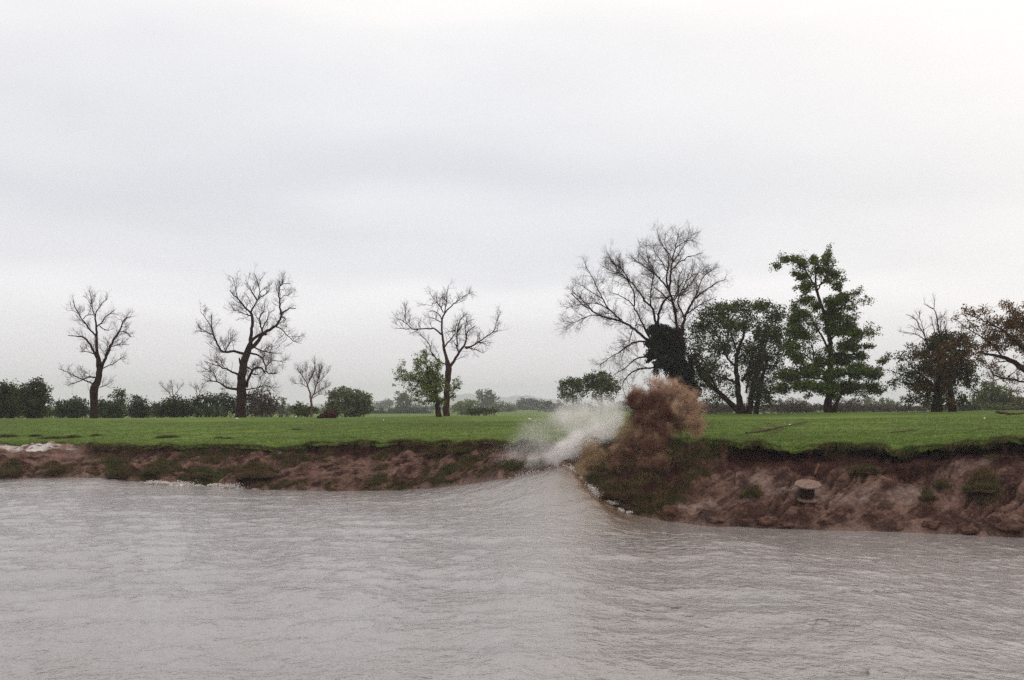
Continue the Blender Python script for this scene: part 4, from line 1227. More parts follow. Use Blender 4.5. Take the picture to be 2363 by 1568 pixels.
bush('hedge_bush', 'dark low bush in front of the grey-green distant tree', 'bush', [(1100, 948, 22, 8), (1130, 949, 24, 7), (1085, 950, 16, 6)], 230, [LEAF_DARK], 118, group=HG)
bush('hedge_bush', 'pale green bush just right of the dark low bush', 'bush', [(1155, 938, 18, 11), (1175, 942, 18, 11), (1150, 948, 26, 9)], 900, [LEAF_PALE], 119, size=1.04, dens=0.308, group=HG)
bush('distant_tree', 'long low distant tree clump left of the white spray', 'tree', [(1205, 930, 20, 12, .9), (1225, 926, 16, 9, .8), (1240, 934, 22, 12), (1210, 944, 34, 10)], 1200, [LEAF_HEDGE], 120, size=1.39, dens=0.173)
bush('distant_tree', 'low dark distant tree clump behind the top of the white spray', 'tree', [(1268, 934, 18, 9), (1290, 938, 18, 9), (1275, 945, 34, 9), (1320, 942, 20, 10), (1350, 940, 26, 12), (1390, 940, 22, 10), (1430, 938, 22, 12)], 900, [LEAF_HEDGE], 121, size=1.04, dens=0.308)
bush('hedge_bush', 'brown half-bare hedge showing between the domed tree and the tall ragged tree', 'bush', [(1800, 930, 20, 12, .5), (1825, 930, 18, 14, .5), (1850, 934, 20, 12, .6), (1815, 944, 40, 9), (1860, 944, 26, 9)], 260, [LEAF_BROWN], 122, group=HG)
bush('hedge_bush', 'brown half-bare hedge showing right of the tall ragged tree trunk', 'bush', [(1925, 934, 18, 12, .6), (1950, 932, 20, 12, .6), (1975, 930, 16, 14, .6), (1945, 944, 44, 8)], 260, [LEAF_BROWN], 123, group=HG)
bush('hedge_bush', 'grey-green distant bush between the tall ragged tree and the red-brown tree', 'bush', [(2005, 926, 18, 12, .7), (2035, 930, 18, 12, .8), (2060, 934, 20, 10), (2030, 943, 44, 8)], 550, [LEAF_PALE], 124, size=0.64, dens=0.823, group=HG)
bush('hedge_bush', 'pale hazy bush below the arching bough of the russet tree', 'bush', [(2290, 900, 26, 22, .8), (2315, 908, 22, 20, .8), (2275, 922, 30, 18), (2315, 926, 30, 16), (2350, 928, 26, 14, .8), (2295, 938, 50, 9)], 225, [LEAF_PALE], 125, size=0.26, group=HG)
bush('hedge_bush', 'low green bush at the right foot of the red-brown bushy tree', 'bush', [(2222, 930, 16, 10, .7), (2245, 932, 16, 9, .8), (2230, 941, 30, 7)], 240, [LEAF_HEDGE], 126, group=HG)
bush('hedge_bush', 'grey hedge seen under the left side of the domed tree', 'bush', [(1625, 932, 18, 12, .7), (1650, 936, 20, 10, .7), (1680, 938, 18, 9, .7), (1650, 946, 44, 7)], 270, [LEAF_BROWN], 127, group=HG)
# long low field hedge closing the view, cut into its separate bushes by the gaps in it
for k, (ua, ub, vt, lab) in enumerate([(-60, 420, 952, 'low hedge far behind the left dark trees'), (620, 1000, 950, 'low hedge far behind the fan-shaped bare tree'),
                                       (1000, 1500, 948, 'low hedge far behind the white spray'), (1500, 2450, 941, 'low hedge far behind the leafy trees on the right')]):
    us = np.arange(ua, ub, 26.0)
    bush('field_hedge', lab, 'hedge', [(float(a), vt + float(RNG.uniform(-2, 2)), 18, 8, .9) for a in us], (300, 700, 1300, 300)[k], [LEAF_HEDGE if k < 3 else LEAF_BROWN], 140 + k, size=(0.32, 0.8, 1.5, 0.32)[k], dens=(4, 0.5, 0.15, 4)[k])

# thin bare saplings above the hedge
for (lab, seed, poly, lm) in (
        ('bare grey sapling above the hedge, halfway between the leftmost bare tree and the contorted tree', 41, [(402, 950, 1.6), (400, 920, 1.2), (398, 900, .8)],
         [([(400, 920), (385, 900), (372, 888)], .9, .4), ([(400, 915), (412, 898), (425, 884)], .9, .4), ([(398, 905), (398, 885)], .7, .3)]),
        ('thin bare sapling above the hedge, just left of the contorted tree', 42, [(455, 950, 1.4), (455, 920, 1), (453, 890, .6)],
         [([(455, 915), (466, 898), (470, 885)], .7, .3), ([(454, 905), (445, 890)], .6, .3)])):
    t = Tracer(0, 0, 1.4194, 200, seed)
    make_tree('bare_sapling', lab, 'tree', t, poly, lm, bark=BARK_PALE, twigs=(4, 3.5, 3), tl=((0.7, 1.4), (0.4, 0.8), (0.2, 0.45)), tr_r=(0.018, 0.010, 0.007))


# ------------------------------------------------------------------ grass
def blades(mb, rng, P, n, h, w, lean=0.35, mats=(0,), spread=0.10, bias=(0, 0, 0)):
    m = len(P) * n
    B = np.repeat(P, n, 0) + rng.normal(size=(m, 3)) * spread * np.array([1, 1, 0.1])
    hh = h * rng.uniform(0.5, 1.3, m)
    tip = B + np.stack([rng.normal(size=m) * lean, rng.normal(size=m) * lean, np.ones(m)], 1) * hh[:, None] + np.array(bias) * hh[:, None]
    a = rng.uniform(0, math.pi, m)
    W_ = np.stack([np.cos(a), np.sin(a), np.zeros(m)], 1) * w
    q = np.stack([B - W_, B + W_, tip], 1)
    mi = rng.integers(0, len(mats), m)
    f = np.arange(m * 3).reshape(m, 3)
    for k in range(len(mats)):
        sel = mi == k
        mb.add(q[sel].reshape(-1, 3), np.arange(sel.sum() * 3).reshape(-1, 3), mats[k])


def bank_grass():
    rng = np.random.default_rng(201)
    g = BA['grass']
    vis = (BU > -150) & (BU < 2520) & (BT > 0.0)
    ii = np.argwhere((g > 0.42) & vis)
    pick = ii[rng.random(len(ii)) < 0.42]
    P = BV[pick[:, 0], pick[:, 1]]
    mb = MB()
    far = rng.random(len(P))
    nz = fbm(P[:, 0] / 1.1, P[:, 1] / 1.1, P[:, 2], octv=4, seed=205) + rng.normal(size=len(P)) * 0.22
    green = nz > 0.22
    blades(mb, rng, P[green], 6, 0.16, 0.014, 0.6, (0, 1), bias=(0, -0.3, 0))
    blades(mb, rng, P[~green], 6, 0.17, 0.014, 0.6, (1, 2, 1, 2), bias=(0, -0.3, 0))
    o = mb.build('bank_grass', [BLADE_GREEN, BLADE_DARK, BLADE_DRY])
    tag(o, 'rough dark grass growing over the eroded river bank', 'grass', kind='stuff')
    # ragged fringe hanging over the turf lip
    us = np.arange(-150, 2520, 0.55)
    us = us + rng.normal(size=us.size) * 2
    keep = fbm(us / 25.0, 4.4, octv=3, seed=207) > -0.55
    us = us[keep]
    Yl = lipY(us) + rng.uniform(-0.12, 0.35, us.size)
    P = np.stack([(us - CX) / F * Yl, Yl, lipZ(us) + 0.02], 1)
    mb = MB()
    blades(mb, rng, P[::2], 4, 0.16, 0.012, 0.8, (0, 1, 2, 2), bias=(0, -0.9, -0.6))
    blades(mb, rng, P[::2], 4, 0.14, 0.012, 0.5, (0, 0, 1), bias=(0, 0, 0))
    o = mb.build('turf_fringe_grass', [BLADE_GREEN, BLADE_DARK, BLADE_DRY])
    tag(o, 'ragged grass hanging over the edge of the turf', 'grass', kind='stuff')
    # short meadow grass, thinning with distance
    n = 42000
    us = rng.uniform(-100, 2460, n)
    e = rng.random(n) ** 1.6 * 45
    Ym = lipY(us) + 0.1 + e
    z = meadow_z(us, Ym)
    w = np.exp(-(Ym - lipY(us)) / 1.1)
    z = z * (1 - w) + (lipZ(us) + 0.03) * w
    P = np.stack([(us - CX) / F * Ym, Ym, z - 0.01], 1)
    mb = MB()
    blades(mb, rng, P, 4, 0.085, 0.016, 0.6, (0,), spread=0.12)
    o = mb.build('meadow_grass', [leaf_mat('meadow_blade', (0.072, 0.108, 0.018), (0.10, 0.155, 0.025), (0.155, 0.195, 0.04), scale=0.6)])
    tag(o, 'short green meadow grass above the river bank', 'grass', kind='stuff')


bank_grass()


def tussock(label, u, v, ru, rv, seed, mats, meadow_=False, h=0.22, cat='grass tussock', grp='tussocks on the river bank'):
    rng = np.random.default_rng(seed)
    c = on_ground(u, v + rv * 0.6) if meadow_ else bank_point(u, v)
    s = ru / F * c[1]
    root = empty('grass_tussock', c, label, cat, grp)
    mb = MB()
    # earthy hummock
    th = np.linspace(0, 2 * np.pi, 22, endpoint=False); ph = np.linspace(0, np.pi / 2, 7)
    hz = rv / F * c[1] * (1.0 if meadow_ else 0.55)
    v_ = []
    for p in ph:
        for a in th:
            d = np.array([math.cos(a) * math.cos(p) * s, math.sin(a) * math.cos(p) * s * 0.7, math.sin(p) * hz - 0.12])
            k = 1 + 0.45 * float(fbm(np.array([a * 1.2 + seed]), np.array([p * 2.0]), octv=3, seed=seed)[0])
            v_.append(c + d * k)
    idx = np.arange(7 * 22).reshape(7, 22)
    f = np.stack([idx[:-1], np.roll(idx[:-1], -1, 1), np.roll(idx[1:], -1, 1), idx[1:]], -1).reshape(-1, 4)
    mb.add(v_, f)
    mb.build('hummock', CLOD, root)
    n = int(70 + 300 * s * s)
    q = rng.normal(size=(n, 3)); q /= np.linalg.norm(q, axis=1, keepdims=True); q[:, 2] = np.abs(q[:, 2])
    kk = 1 + 0.45 * fbm(np.arctan2(q[:, 1], q[:, 0]) * 1.2 + seed, q[:, 2], octv=3, seed=seed)
    P = c + q * kk[:, None] * np.array([s, s * 0.7, hz]) * 0.93 + np.array([0, 0, -0.10])
    mb = MB()
    blades(mb, rng, P, 12, h, 0.014, 0.7, tuple(range(len(mats))), spread=0.09, bias=(0, -0.15, -0.1))
    mb.build('blades', mats, root)


TL = [('leftmost dark green tussock at the water line', 0), ('small round tussock between the two leftmost patches at the water line', 0), ('low dark tussock at the waterline below the grey mud patch', 0),
      ('large bushy green tussock rising from the left waterline', 0), ('tussock just right of the large bushy one at the left waterline', 0), ('broad dark tussock where the left bank meets the trough of the wave', 1),
      ('upper dark tussock on the bank just left of the white spray', 1), ('green tussock below the turf edge nearest the white spray', 0),
      ('small bright green tussock on the bare mud left of the cable drum', 0), ('small tussock on the mud, upper left of the biggest right hand tussock', 0), ('biggest green tussock on the mud slope near the right edge', 0),
      ('tiny tussock on the mud between the mud tracks and the biggest tussock', 1), ('dark tussock overhanging the water beside the foam', 1), ('brownish tussock below the undercut turf, right of the cable drum', 1)]
for k, ((a, b, ra, rb), (lab, dk)) in enumerate(zip(TUSSOCKS, TL)):
    tussock(lab, a, b, ra * 0.85, rb * 0.8, 300 + k, [BLADE_DARK, BLADE_DRY] if dk else [BLADE_GREEN, BLADE_DARK, BLADE_DARK, BLADE_DRY])
for k, (a, b, ra, rb, lab) in enumerate([(12, 1005, 26, 5, 'long dark tuft row on the turf at the left edge of the photo'), (82, 1004, 12, 5, 'round dark tuft on the turf above the grey mud shelf'), (125, 1009, 30, 4, 'low flat dark tuft above the grey mud shelf'),
                                         (172, 1006, 17, 6, 'dark rounded tuft on the turf below the leftmost bare tree'), (220, 1003, 10, 5, 'small isolated dark tuft right of the rounded one below the leftmost bare tree'),
                                         (388, 1006, 24, 6, 'biggest dark tuft standing alone on the left turf'), (507, 1009, 8, 3, 'tiny dark tuft on the turf below the contorted tree'), (528, 1010, 8, 3, 'tiny dark tuft right beside another below the contorted tree'), (683, 990, 9, 2.5, 'tiny dark mound in mid meadow below the fan-shaped tree')]):
    tussock(lab, a, b, ra, rb, 340 + k, [BLADE_DARK, BLADE_DARK, BLADE_GREEN], True, h=0.16, cat='grass tuft', grp='dark tufts on the left turf')


# ------------------------------------------------------------------ cable drum
def drum():
    c = bank_point(1861, 1148) + np.array([0, 0, -0.05])
    root = empty('cable_drum', c + np.array([0, -0.05, 0.0]), 'empty wooden cable drum standing on its flange on the bare mud slope', 'cable drum')
    wood, t, p = new_mat('weathered_planks')
    f = noise(t, 3.0, 4, stretch=(6, 1, 1), vec=N(t, 'ShaderNodeTexCoord').outputs['Object'])
    L(t, ramp(t, f, [(0.3, (0.08, 0.042, 0.030)), (0.7, (0.25, 0.15, 0.115))]), p.inputs['Base Color'])
    p.inputs['Roughness'].default_value = 0.8
    dark = simple('dark_drum_core', (0.018, 0.009, 0.008), 0.85, (0.05, 0.025, 0.02), 6)
    iron = simple('rusty_bolt', (0.06, 0.03, 0.02), 0.6)

    def disc(z0, z1, r, hole, name, mat, rough_=0.012, seed=1):
        rng = np.random.default_rng(seed)
        mb = MB()
        # planks cut to a circle with small gaps between them
        nb = 9
        for k in range(nb):
            y0 = -r + 2 * r * k / nb + 0.004; y1 = -r + 2 * r * (k + 1) / nb - 0.004
            ys = np.linspace(y0, y1, 6)
            xr = np.sqrt(np.maximum(r * r - ys * ys, 0.0004))
            dz = rng.uniform(-0.004, 0.004)
            spans = [(-1, 1)]
            for sgn in spans:
                top = [(x, y, z1 + dz) for x, y in zip(xr, ys)] + [(-x, y, z1 + dz) for x, y in zip(xr[::-1], ys[::-1])]
                bot = [(x, y, z0 + dz) for (x, y, _) in top]
                n = len(top)
                V = np.array(top + bot)
                mb.add(V, [list(range(n))])
                mb.add(V, [list(range(n, 2 * n))[::-1]])
                mb.add(V, [[i, i + n, (i + 1) % n + n, (i + 1) % n] for i in range(n)])
        return mb
    tilt = R(17)
    Rm = np.array([[1, 0, 0], [0, math.cos(tilt), -math.sin(tilt)], [0, math.sin(tilt), math.cos(tilt)]])
    rz = R(0)
    off = np.array(root.location)

    def fin(mb, name, mat, smooth=False):
        mb.v = [v @ Rm.T + off for v in mb.v]
        return mb.build(name, mat, root, smooth=smooth)
    r = 0.62; hgt = 0.72
    fin(disc(hgt - 0.06, hgt, r, 0.05, 'top', wood, seed=2), 'upper_flange', wood)
    fin(disc(-0.02, 0.04, r, 0.05, 'bottom', wood, seed=3), 'lower_flange', wood)
    mb = MB()
    for k in range(20):      # staves
        a = 2 * math.pi * k / 20
        w = 2 * 0.31 * math.sin(math.pi / 20) * 0.94
        rot = np.array([[math.cos(a), -math.sin(a), 0], [math.sin(a), math.cos(a), 0], [0, 0, 1]])
        mb.box((0.31 * math.cos(a), 0.31 * math.sin(a), (hgt - 0.02) / 2), (0.03, w, hgt - 0.104), rot)
    th = np.linspace(0, 2 * math.pi, 24)
    mb.tubes(np.array([[0, 0, 0.05], [0, 0, hgt - 0.07]]), np.array([0.292, 0.292]), 20)
    fin(mb, 'core', dark)
    mb = MB()
    rr = np.array([0.055, 0.055, 0.025])
    mb.tubes(np.array([[0, 0, hgt + 0.002], [0, 0, hgt + 0.006], [0, 0, hgt + 0.008]]), rr, 14)
    fin(mb, 'hub_shade_disc', dark)  # dark disc laid on the flange for the shade of an uncut hole
    for k in range(4):
        a = math.pi / 4 + k * math.pi / 2
        mb = MB(); mb.tubes(np.array([[0.31 * math.cos(a), 0.31 * math.sin(a), hgt], [0.31 * math.cos(a), 0.31 * math.sin(a), hgt + 0.015]]), np.array([0.022, 0.018]), 8)
        fin(mb, 'bolt', iron)


drum()


def stick(name, label, cat, pts, r0, r1, mat=WOODM, sides=8, branches=(), on='bank'):
    P = np.array(pts, float)
    root = empty(name, P[0], label, cat)
    Q, Rr, _ = smooth_poly(P, np.linspace(r0, r1, len(P)), 0.12)
    rng = np.random.default_rng(int(abs(P[0, 0]) * 100) + 5)
    Q[1:-1] += rng.normal(size=(len(Q) - 2, 3)) * r0 * 0.15
    mb = MB(); mb.tubes(Q, Rr, sides); mb.build('stem' if branches else 'shaft', mat, root)
    for b, ra, rb in branches:
        q, rr, _ = smooth_poly(np.array(b, float), np.linspace(ra, rb, len(b)), 0.15)
        m2 = MB(); m2.tubes(q, rr, 6); m2.build('branch', mat, root)
    return root


# post in the mud left of the drum, leaning plank behind it
p = bank_point(1697, 1116)
stick('wooden_post', 'short thin dark post stuck in the mud left of the cable drum', 'post', [p + (0, 0, -0.2), p + (0.0, 0, 0.25), p + (0.02, 0, 0.60)], 0.045, 0.04)
p = bank_point(1880, 1092)
root = empty('leaning_plank', p, 'short rusty brown plank leaning in the mud behind the cable drum', 'plank')
mb = MB()
a = R(22)
rot = np.array([[math.cos(a), 0, math.sin(a)], [0, 1, 0], [-math.sin(a), 0, math.cos(a)]])
mb.box(p + np.array([0.08, 0, 0.18]), (0.11, 0.035, 0.62), rot)
o = mb.build('board', simple('rusty_plank', (0.13, 0.06, 0.035), 0.8, (0.24, 0.12, 0.07)), root, smooth=False)
bv = o.modifiers.new('bevel', 'BEVEL'); bv.width = 0.006


def g(u, v, dz=0.0):
    q = on_ground(u, v); q[2] += dz
    return q


stick('fallen_branch', 'long grey-brown fallen branch on the grass above the cable drum', 'fallen branch',
      [g(1722, 1001, .05), g(1760, 997, .10), g(1795, 991, .14), g(1830, 984, .14), g(1864, 975, .10)], 0.07, 0.035,
      branches=[([g(1796, 991, .14), g(1782, 982, .12), g(1762, 977, .06)], 0.04, 0.015), ([g(1812, 987, .14), g(1790, 1000, .08), g(1758, 1006, .05)], 0.035, 0.012), ([g(1775, 995, .12), g(1735, 988, .08)], 0.025, 0.01)])
stick('fallen_branch', 'thin fallen branch on the grass beneath the red-brown bushy tree', 'fallen branch', [g(2050, 999, .03), g(2085, 996, .05), g(2122, 993, .04)], 0.04, 0.02,
      branches=[([g(2085, 996, .05), g(2100, 989, .05)], 0.02, 0.01)])
stick('fallen_branch', 'dark curved fallen limb on the grass under the russet tree', 'fallen branch', [g(2300, 951.5, .06), g(2328, 957, .08), g(2370, 956, .12)], 0.11, 0.06,
      branches=[([g(2330, 956, .1), g(2312, 949.5, .1)], 0.04, 0.02)])
stick('fallen_branch', 'small forked twig on the grass near the right edge of the photo', 'fallen branch', [g(2236, 997, .02), g(2258, 990, .05), g(2290, 988, .03)], 0.03, 0.015,
      branches=[([g(2258, 990, .05), g(2268, 983, .03)], 0.02, 0.01)])
stick('fallen_branch', 'short fallen stick on the turf right of the brown plume', 'fallen branch', [g(1632, 982, .02), g(1641, 974, .04), g(1650, 966, .04)], 0.03, 0.015)


def lump(name, label, cat, c, size, seed, mat, grp=None, flat=1.0):
    me = bpy.data.meshes.new(name)
    import bmesh
    bm = bmesh.new(); bmesh.ops.create_icosphere(bm, subdivisions=4, radius=1.0)
    co = np.array([v.co[:] for v in bm.verts])
    d = 1 + 0.34 * fbm(co[:, 0] * 1.4 + seed, co[:, 1] * 1.4, co[:, 2] * 1.4, octv=4, seed=seed) + 0.10 * fbm(co[:, 0] * 5, co[:, 1] * 5 + seed, co[:, 2] * 5, octv=3, seed=seed)
    co = co * d[:, None] * np.array(size)
    for v, q in zip(bm.verts, co):
        v.co = q
    for f in bm.faces: f.smooth = True
    bm.to_mesh(me); bm.free()
    me.materials.append(mat)
    o = bpy.data.objects.new(name, me); COL.objects.link(o)
    o.location = tuple(float(x) for x in c)
    return tag(o, label, cat, grp)


# red-brown heap at the far edge of the meadow
for (u_, w_, h_, lab, sd_) in ((744, 0.45, 0.34, 'low dark red-brown lump of the far heap, the left flatter one', 61), (764, 0.62, 0.62, 'higher dark red-brown lump of the far heap, right of the flatter one', 62), (735, 0.16, 0.15, 'smallest blackish lump left of the far red-brown heap', 63)):
    Yh = 145.0
    lump('brush_heap', lab, 'heap', ((u_ - CX) / F * Yh, Yh, ground_at(u_, Yh) + h_ * 0.5), (w_, 0.4, h_), sd_, simple('dead_brush', (0.020, 0.008, 0.007), 0.9, (0.055, 0.020, 0.016), 5), 'red-brown lumps at the far meadow edge')
# slumped clods along the right water line
for k, (a, b, sx, sz, lab) in enumerate([(1545, 1181, .34, .30, 'big dark earth clod at the waterline right of the grassy promontory'), (1652, 1200, .42, .16, 'low wide dark clod at the waterline below the thin post'), (1716, 1204, .30, .15, 'dark clod at the waterline left of the slanting earth slab'),
                                         (1768, 1206, .46, .28, 'slanting dark earth slab at the waterline below the cable drum'), (1820, 1212, .34, .16, 'low clod just right of the slanting earth slab'), (1905, 1207, .30, .18, 'dark clod below the mud tracks right of the cable drum'),
                                         (2152, 1212, .42, .22, 'rusty clod with a dark hollow near the waterline'), (2075, 1222, .26, .14, 'small clod at the waterline left of the rusty clod'), (2240, 1226, .40, .20, 'wide clod at the waterline below the biggest tussock'), (2330, 1215, .55, .36, 'large black clod at the waterline by the right edge of the photo')]):
    c = bank_point(a, b)
    lump('earth_clod', lab, 'clod', c + np.array([0, 0.05, 0.0]), (sx, sx * 0.8, sz), 70 + k, CLOD, 'slumped clods along the right waterline')
# pale specks on the grass
for k, (a, b, lab) in enumerate([(547, 966, 'pale scrap on the turf below the contorted tree'), (1222, 967, 'pale scrap on the turf left of the white spray'), (683, 962, 'white scrap at the foot of the fan-shaped tree'), (1822, 981, 'tiny white scrap beside the long fallen branch'), (2272, 966, 'tiny white scrap on the turf near the right edge'), (885, 970, 'pale scrap on the turf left of the leafy sapling')]):
    c = on_ground(a, b)
    lump('pale_scrap', lab, 'scrap', c + np.array([0, 0, 0.04]), (0.14 if k < 3 else 0.06, 0.08, 0.05), 90 + k, WHITE, 'pale scraps on the meadow')


# ------------------------------------------------------------------ the splash: spray, plume, droplets and foam
def vol_mesh(blobs, seed=0, pad=1.22):
    import bmesh
    bm = bmesh.new()
    for (c, r) in blobs:
        b2 = bmesh.new(); bmesh.ops.create_icosphere(b2, subdivisions=3, radius=r * pad)
        for v in b2.verts: v.co += __import__('mathutils').Vector(c)
        me = bpy.data.meshes.new('t'); b2.to_mesh(me); b2.free(); bm.from_mesh(me); bpy.data.meshes.remove(me)
    me = bpy.data.meshes.new('spray'); bm.to_mesh(me); bm.free()
    o = bpy.data.objects.new('tmp', me); COL.objects.link(o)
    m = o.modifiers.new('r', 'REMESH'); m.mode = 'VOXEL'; m.voxel_size = 0.12
    dg = bpy.context.evaluated_depsgraph_get()
    me2 = bpy.data.meshes.new_from_object(o.evaluated_get(dg))
    bpy.data.objects.remove(o); bpy.data.meshes.remove(me)
    return me2


def vol_mat(name, blobs, col, dens, nscale=1.1, thr=0.18, power=1.0, aniso=0.0, contrast=1.0, col2=None, gain=3.0, warp=0.9, ndark=0):
    m = bpy.data.materials.new(name); m.use_nodes = True
    t = m.node_tree
    for n in list(t.nodes): t.nodes.remove(n)
    o = N(t, 'ShaderNodeOutputMaterial')
    pv = N(t, 'ShaderNodeVolumePrincipled')
    pv.inputs['Color'].default_value = (*col, 1)
    pv.inputs['Anisotropy'].default_value = aniso
    pos = N(t, 'ShaderNodeNewGeometry').outputs['Position']
    # domain warp so that the edges billow
    wn = N(t, 'ShaderNodeTexNoise', i_Scale=nscale * 1.2, i_Detail=4.0, i_Roughness=0.6)
    L(t, pos, wn.inputs['Vector'])
    sub = N(t, 'ShaderNodeVectorMath', operation='SUBTRACT'); L(t, wn.outputs['Color'], sub.inputs[0]); sub.inputs[1].default_value = (.5, .5, .5)
    sc = N(t, 'ShaderNodeVectorMath', operation='SCALE'); L(t, sub.outputs[0], sc.inputs[0]); sc.inputs['Scale'].default_value = warp
    ad = N(t, 'ShaderNodeVectorMath', operation='ADD'); L(t, pos, ad.inputs[0]); L(t, sc.outputs[0], ad.inputs[1])
    acc = None
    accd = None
    for kb, (c, r, w) in enumerate(blobs):
        d = N(t, 'ShaderNodeVectorMath', operation='DISTANCE'); L(t, ad.outputs[0], d.inputs[0]); d.inputs[1].default_value = tuple(float(q) for q in c)
        v = mathn(t, 'MULTIPLY_ADD', d.outputs['Value'], -1.0 / r, clamp=True, c=1.0)
        v = mathn(t, 'MULTIPLY', mathn(t, 'MULTIPLY', v, v), w)
        acc = v if acc is None else mathn(t, 'ADD', acc, v)
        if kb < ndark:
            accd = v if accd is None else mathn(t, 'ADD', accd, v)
    nz = N(t, 'ShaderNodeTexNoise', i_Scale=nscale * 3.2, i_Detail=8.0, i_Roughness=0.74); L(t, pos, nz.inputs['Vector'])
    k = mathn(t, 'MULTIPLY_ADD', mathn(t, 'SUBTRACT', nz.outputs[0], 0.5), contrast, c=acc)
    k = mathn(t, 'MULTIPLY', mathn(t, 'SUBTRACT', k, thr), gain, clamp=True)
    dn = mathn(t, 'MULTIPLY', mathn(t, 'MULTIPLY', acc, k), dens)
    L(t, dn, pv.inputs['Density'])
    if col2:
        n3 = N(t, 'ShaderNodeTexNoise', i_Scale=nscale * 1.6, i_Detail=5.0, i_Roughness=0.6); L(t, ad.outputs[0], n3.inputs['Vector'])
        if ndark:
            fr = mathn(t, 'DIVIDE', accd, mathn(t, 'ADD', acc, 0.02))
            fk = mathn(t, 'MULTIPLY_ADD', fr, -0.42, c=mathn(t, 'MULTIPLY_ADD', n3.outputs[0], 1.6, c=-0.12))  # muddy left and base darker; lit right and top put into the colour
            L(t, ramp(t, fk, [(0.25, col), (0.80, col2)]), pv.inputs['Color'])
        else:
            L(t, ramp(t, n3.outputs[0], [(0.44, col), (0.60, col2)]), pv.inputs['Color'])
    L(t, pv.outputs[0], o.inputs['Volume'])
    return m


def droplets(name, rng, blobs, n, s0, s1, mat, parent, stretch=None, shell=0.75):
    Ws = np.array([b[1] ** 2 * b[2] for b in blobs]); Ws /= Ws.sum()
    pick = rng.choice(len(blobs), n, p=Ws)
    C = np.array([b[0] for b in blobs])[pick]; Rr = np.array([b[1] for b in blobs])[pick]
    q = rng.normal(size=(n, 3)); q /= np.linalg.norm(q, axis=1, keepdims=True)
    P = C + q * (Rr * shell * rng.random(n) ** 0.45)[:, None]
    # gather into streaks and clots
    w = np.stack([fbm(P[:, 0] * 1.5, P[:, 1] * 1.5, P[:, 2] * 1.5, octv=3, seed=400 + k) for k in range(3)], 1)
    P = P + w * 0.30
    keep = fbm(P[:, 0] * 2.2, P[:, 1] * 2.2, P[:, 2] * 2.2, octv=3, seed=420) > -0.25 + 0.5 * (rng.random(n) - 0.5)
    P = P[keep]; n = len(P)
    s = s0 + (s1 - s0) * rng.random(n) ** 3
    T = np.array([[1, 1, 1], [-1, -1, 1], [-1, 1, -1], [1, -1, -1]]) * 0.6
    A = rng.normal(size=(n, 3, 3)); Qm, _ = np.linalg.qr(A)
    V = P[:, None, :] + np.einsum('nij,kj->nki', Qm, T) * s[:, None, None]
    idx = np.arange(n)[:, None] * 4
    f = np.concatenate([idx + np.array(a) for a in ([0, 1, 2], [0, 3, 1], [0, 2, 3], [1, 3, 2])])
    mb = MB(); mb.add(V.reshape(-1, 3), f)
    o = mb.build(name, mat, parent)
    o['kind'] = 'stuff'
    return o


def bl(lst, Y):
    res = []
    for b in lst:
        u_, v_, r_, w_ = b[:4]
        yy = b[4] if len(b) > 4 else Y
        res.append((world(u_, v_, yy), r_ / F * yy, w_))
    return res


def splash(name, label, cat, lst, Y, mat_args, drops):
    B = bl(lst, Y)
    me = vol_mesh([(c, r) for c, r, w in B])
    c0 = B[0][0]
    root = bpy.data.objects.new(name, me); COL.objects.link(root)
    me.materials.clear()
    me.materials.append(vol_mat(name, B, **mat_args))
    tag(root, label, cat, kind='stuff')
    rng = np.random.default_rng(500 + len(lst))
    n, s0, s1, mt = drops
    droplets('droplets', rng, B, n, s0, s1, mt, root)
    return root


WHITE_L = [(1300, 1060, 60, 1.3, 74.5), (1345, 1035, 62, 1.4, 74.5), (1390, 1010, 66, 1.0, 75), (1330, 990, 75, .55, 75.5), (1385, 960, 75, .60, 76), (1250, 1065, 60, .7, 75.5), (1255, 1020, 75, .35, 76), (1200, 1060, 60, .35, 77), (1310, 950, 65, .35, 76),
           (1200, 1010, 65, .18, 77), (1430, 940, 50, .5, 76), (1265, 970, 60, .22, 76.5), (1180, 1050, 55, .18, 77.5), (1300, 1030, 40, 1.0, 74), (1330, 1010, 36, 1.0, 74), (1275, 1062, 36, .9, 74.5), (1230, 1072, 36, .6, 75.2), (1375, 985, 40, .7, 74.6), (1420, 975, 40, .7, 74.8), (1150, 1060, 55, .14, 78), (1230, 990, 70, .25, 77), (1300, 960, 60, .35, 76), (1350, 940, 50, .4, 76), (1400, 930, 44, .45, 76), (1290, 1075, 30, 1.2, 73.8), (1320, 1050, 40, 1.2, 73.8), (1425, 965, 40, .6, 75), (1415, 1000, 36, .7, 74)]
splash('water_spray', 'pale white water spray thrown back behind the breaking bore', 'spray', WHITE_L, 75,
       dict(col=(0.96, 0.945, 0.935), dens=3.0, nscale=1.1, contrast=0.9, thr=0.0, gain=1.6, aniso=0.1, warp=1.3), (12000, 0.008, 0.026, DROP_W))
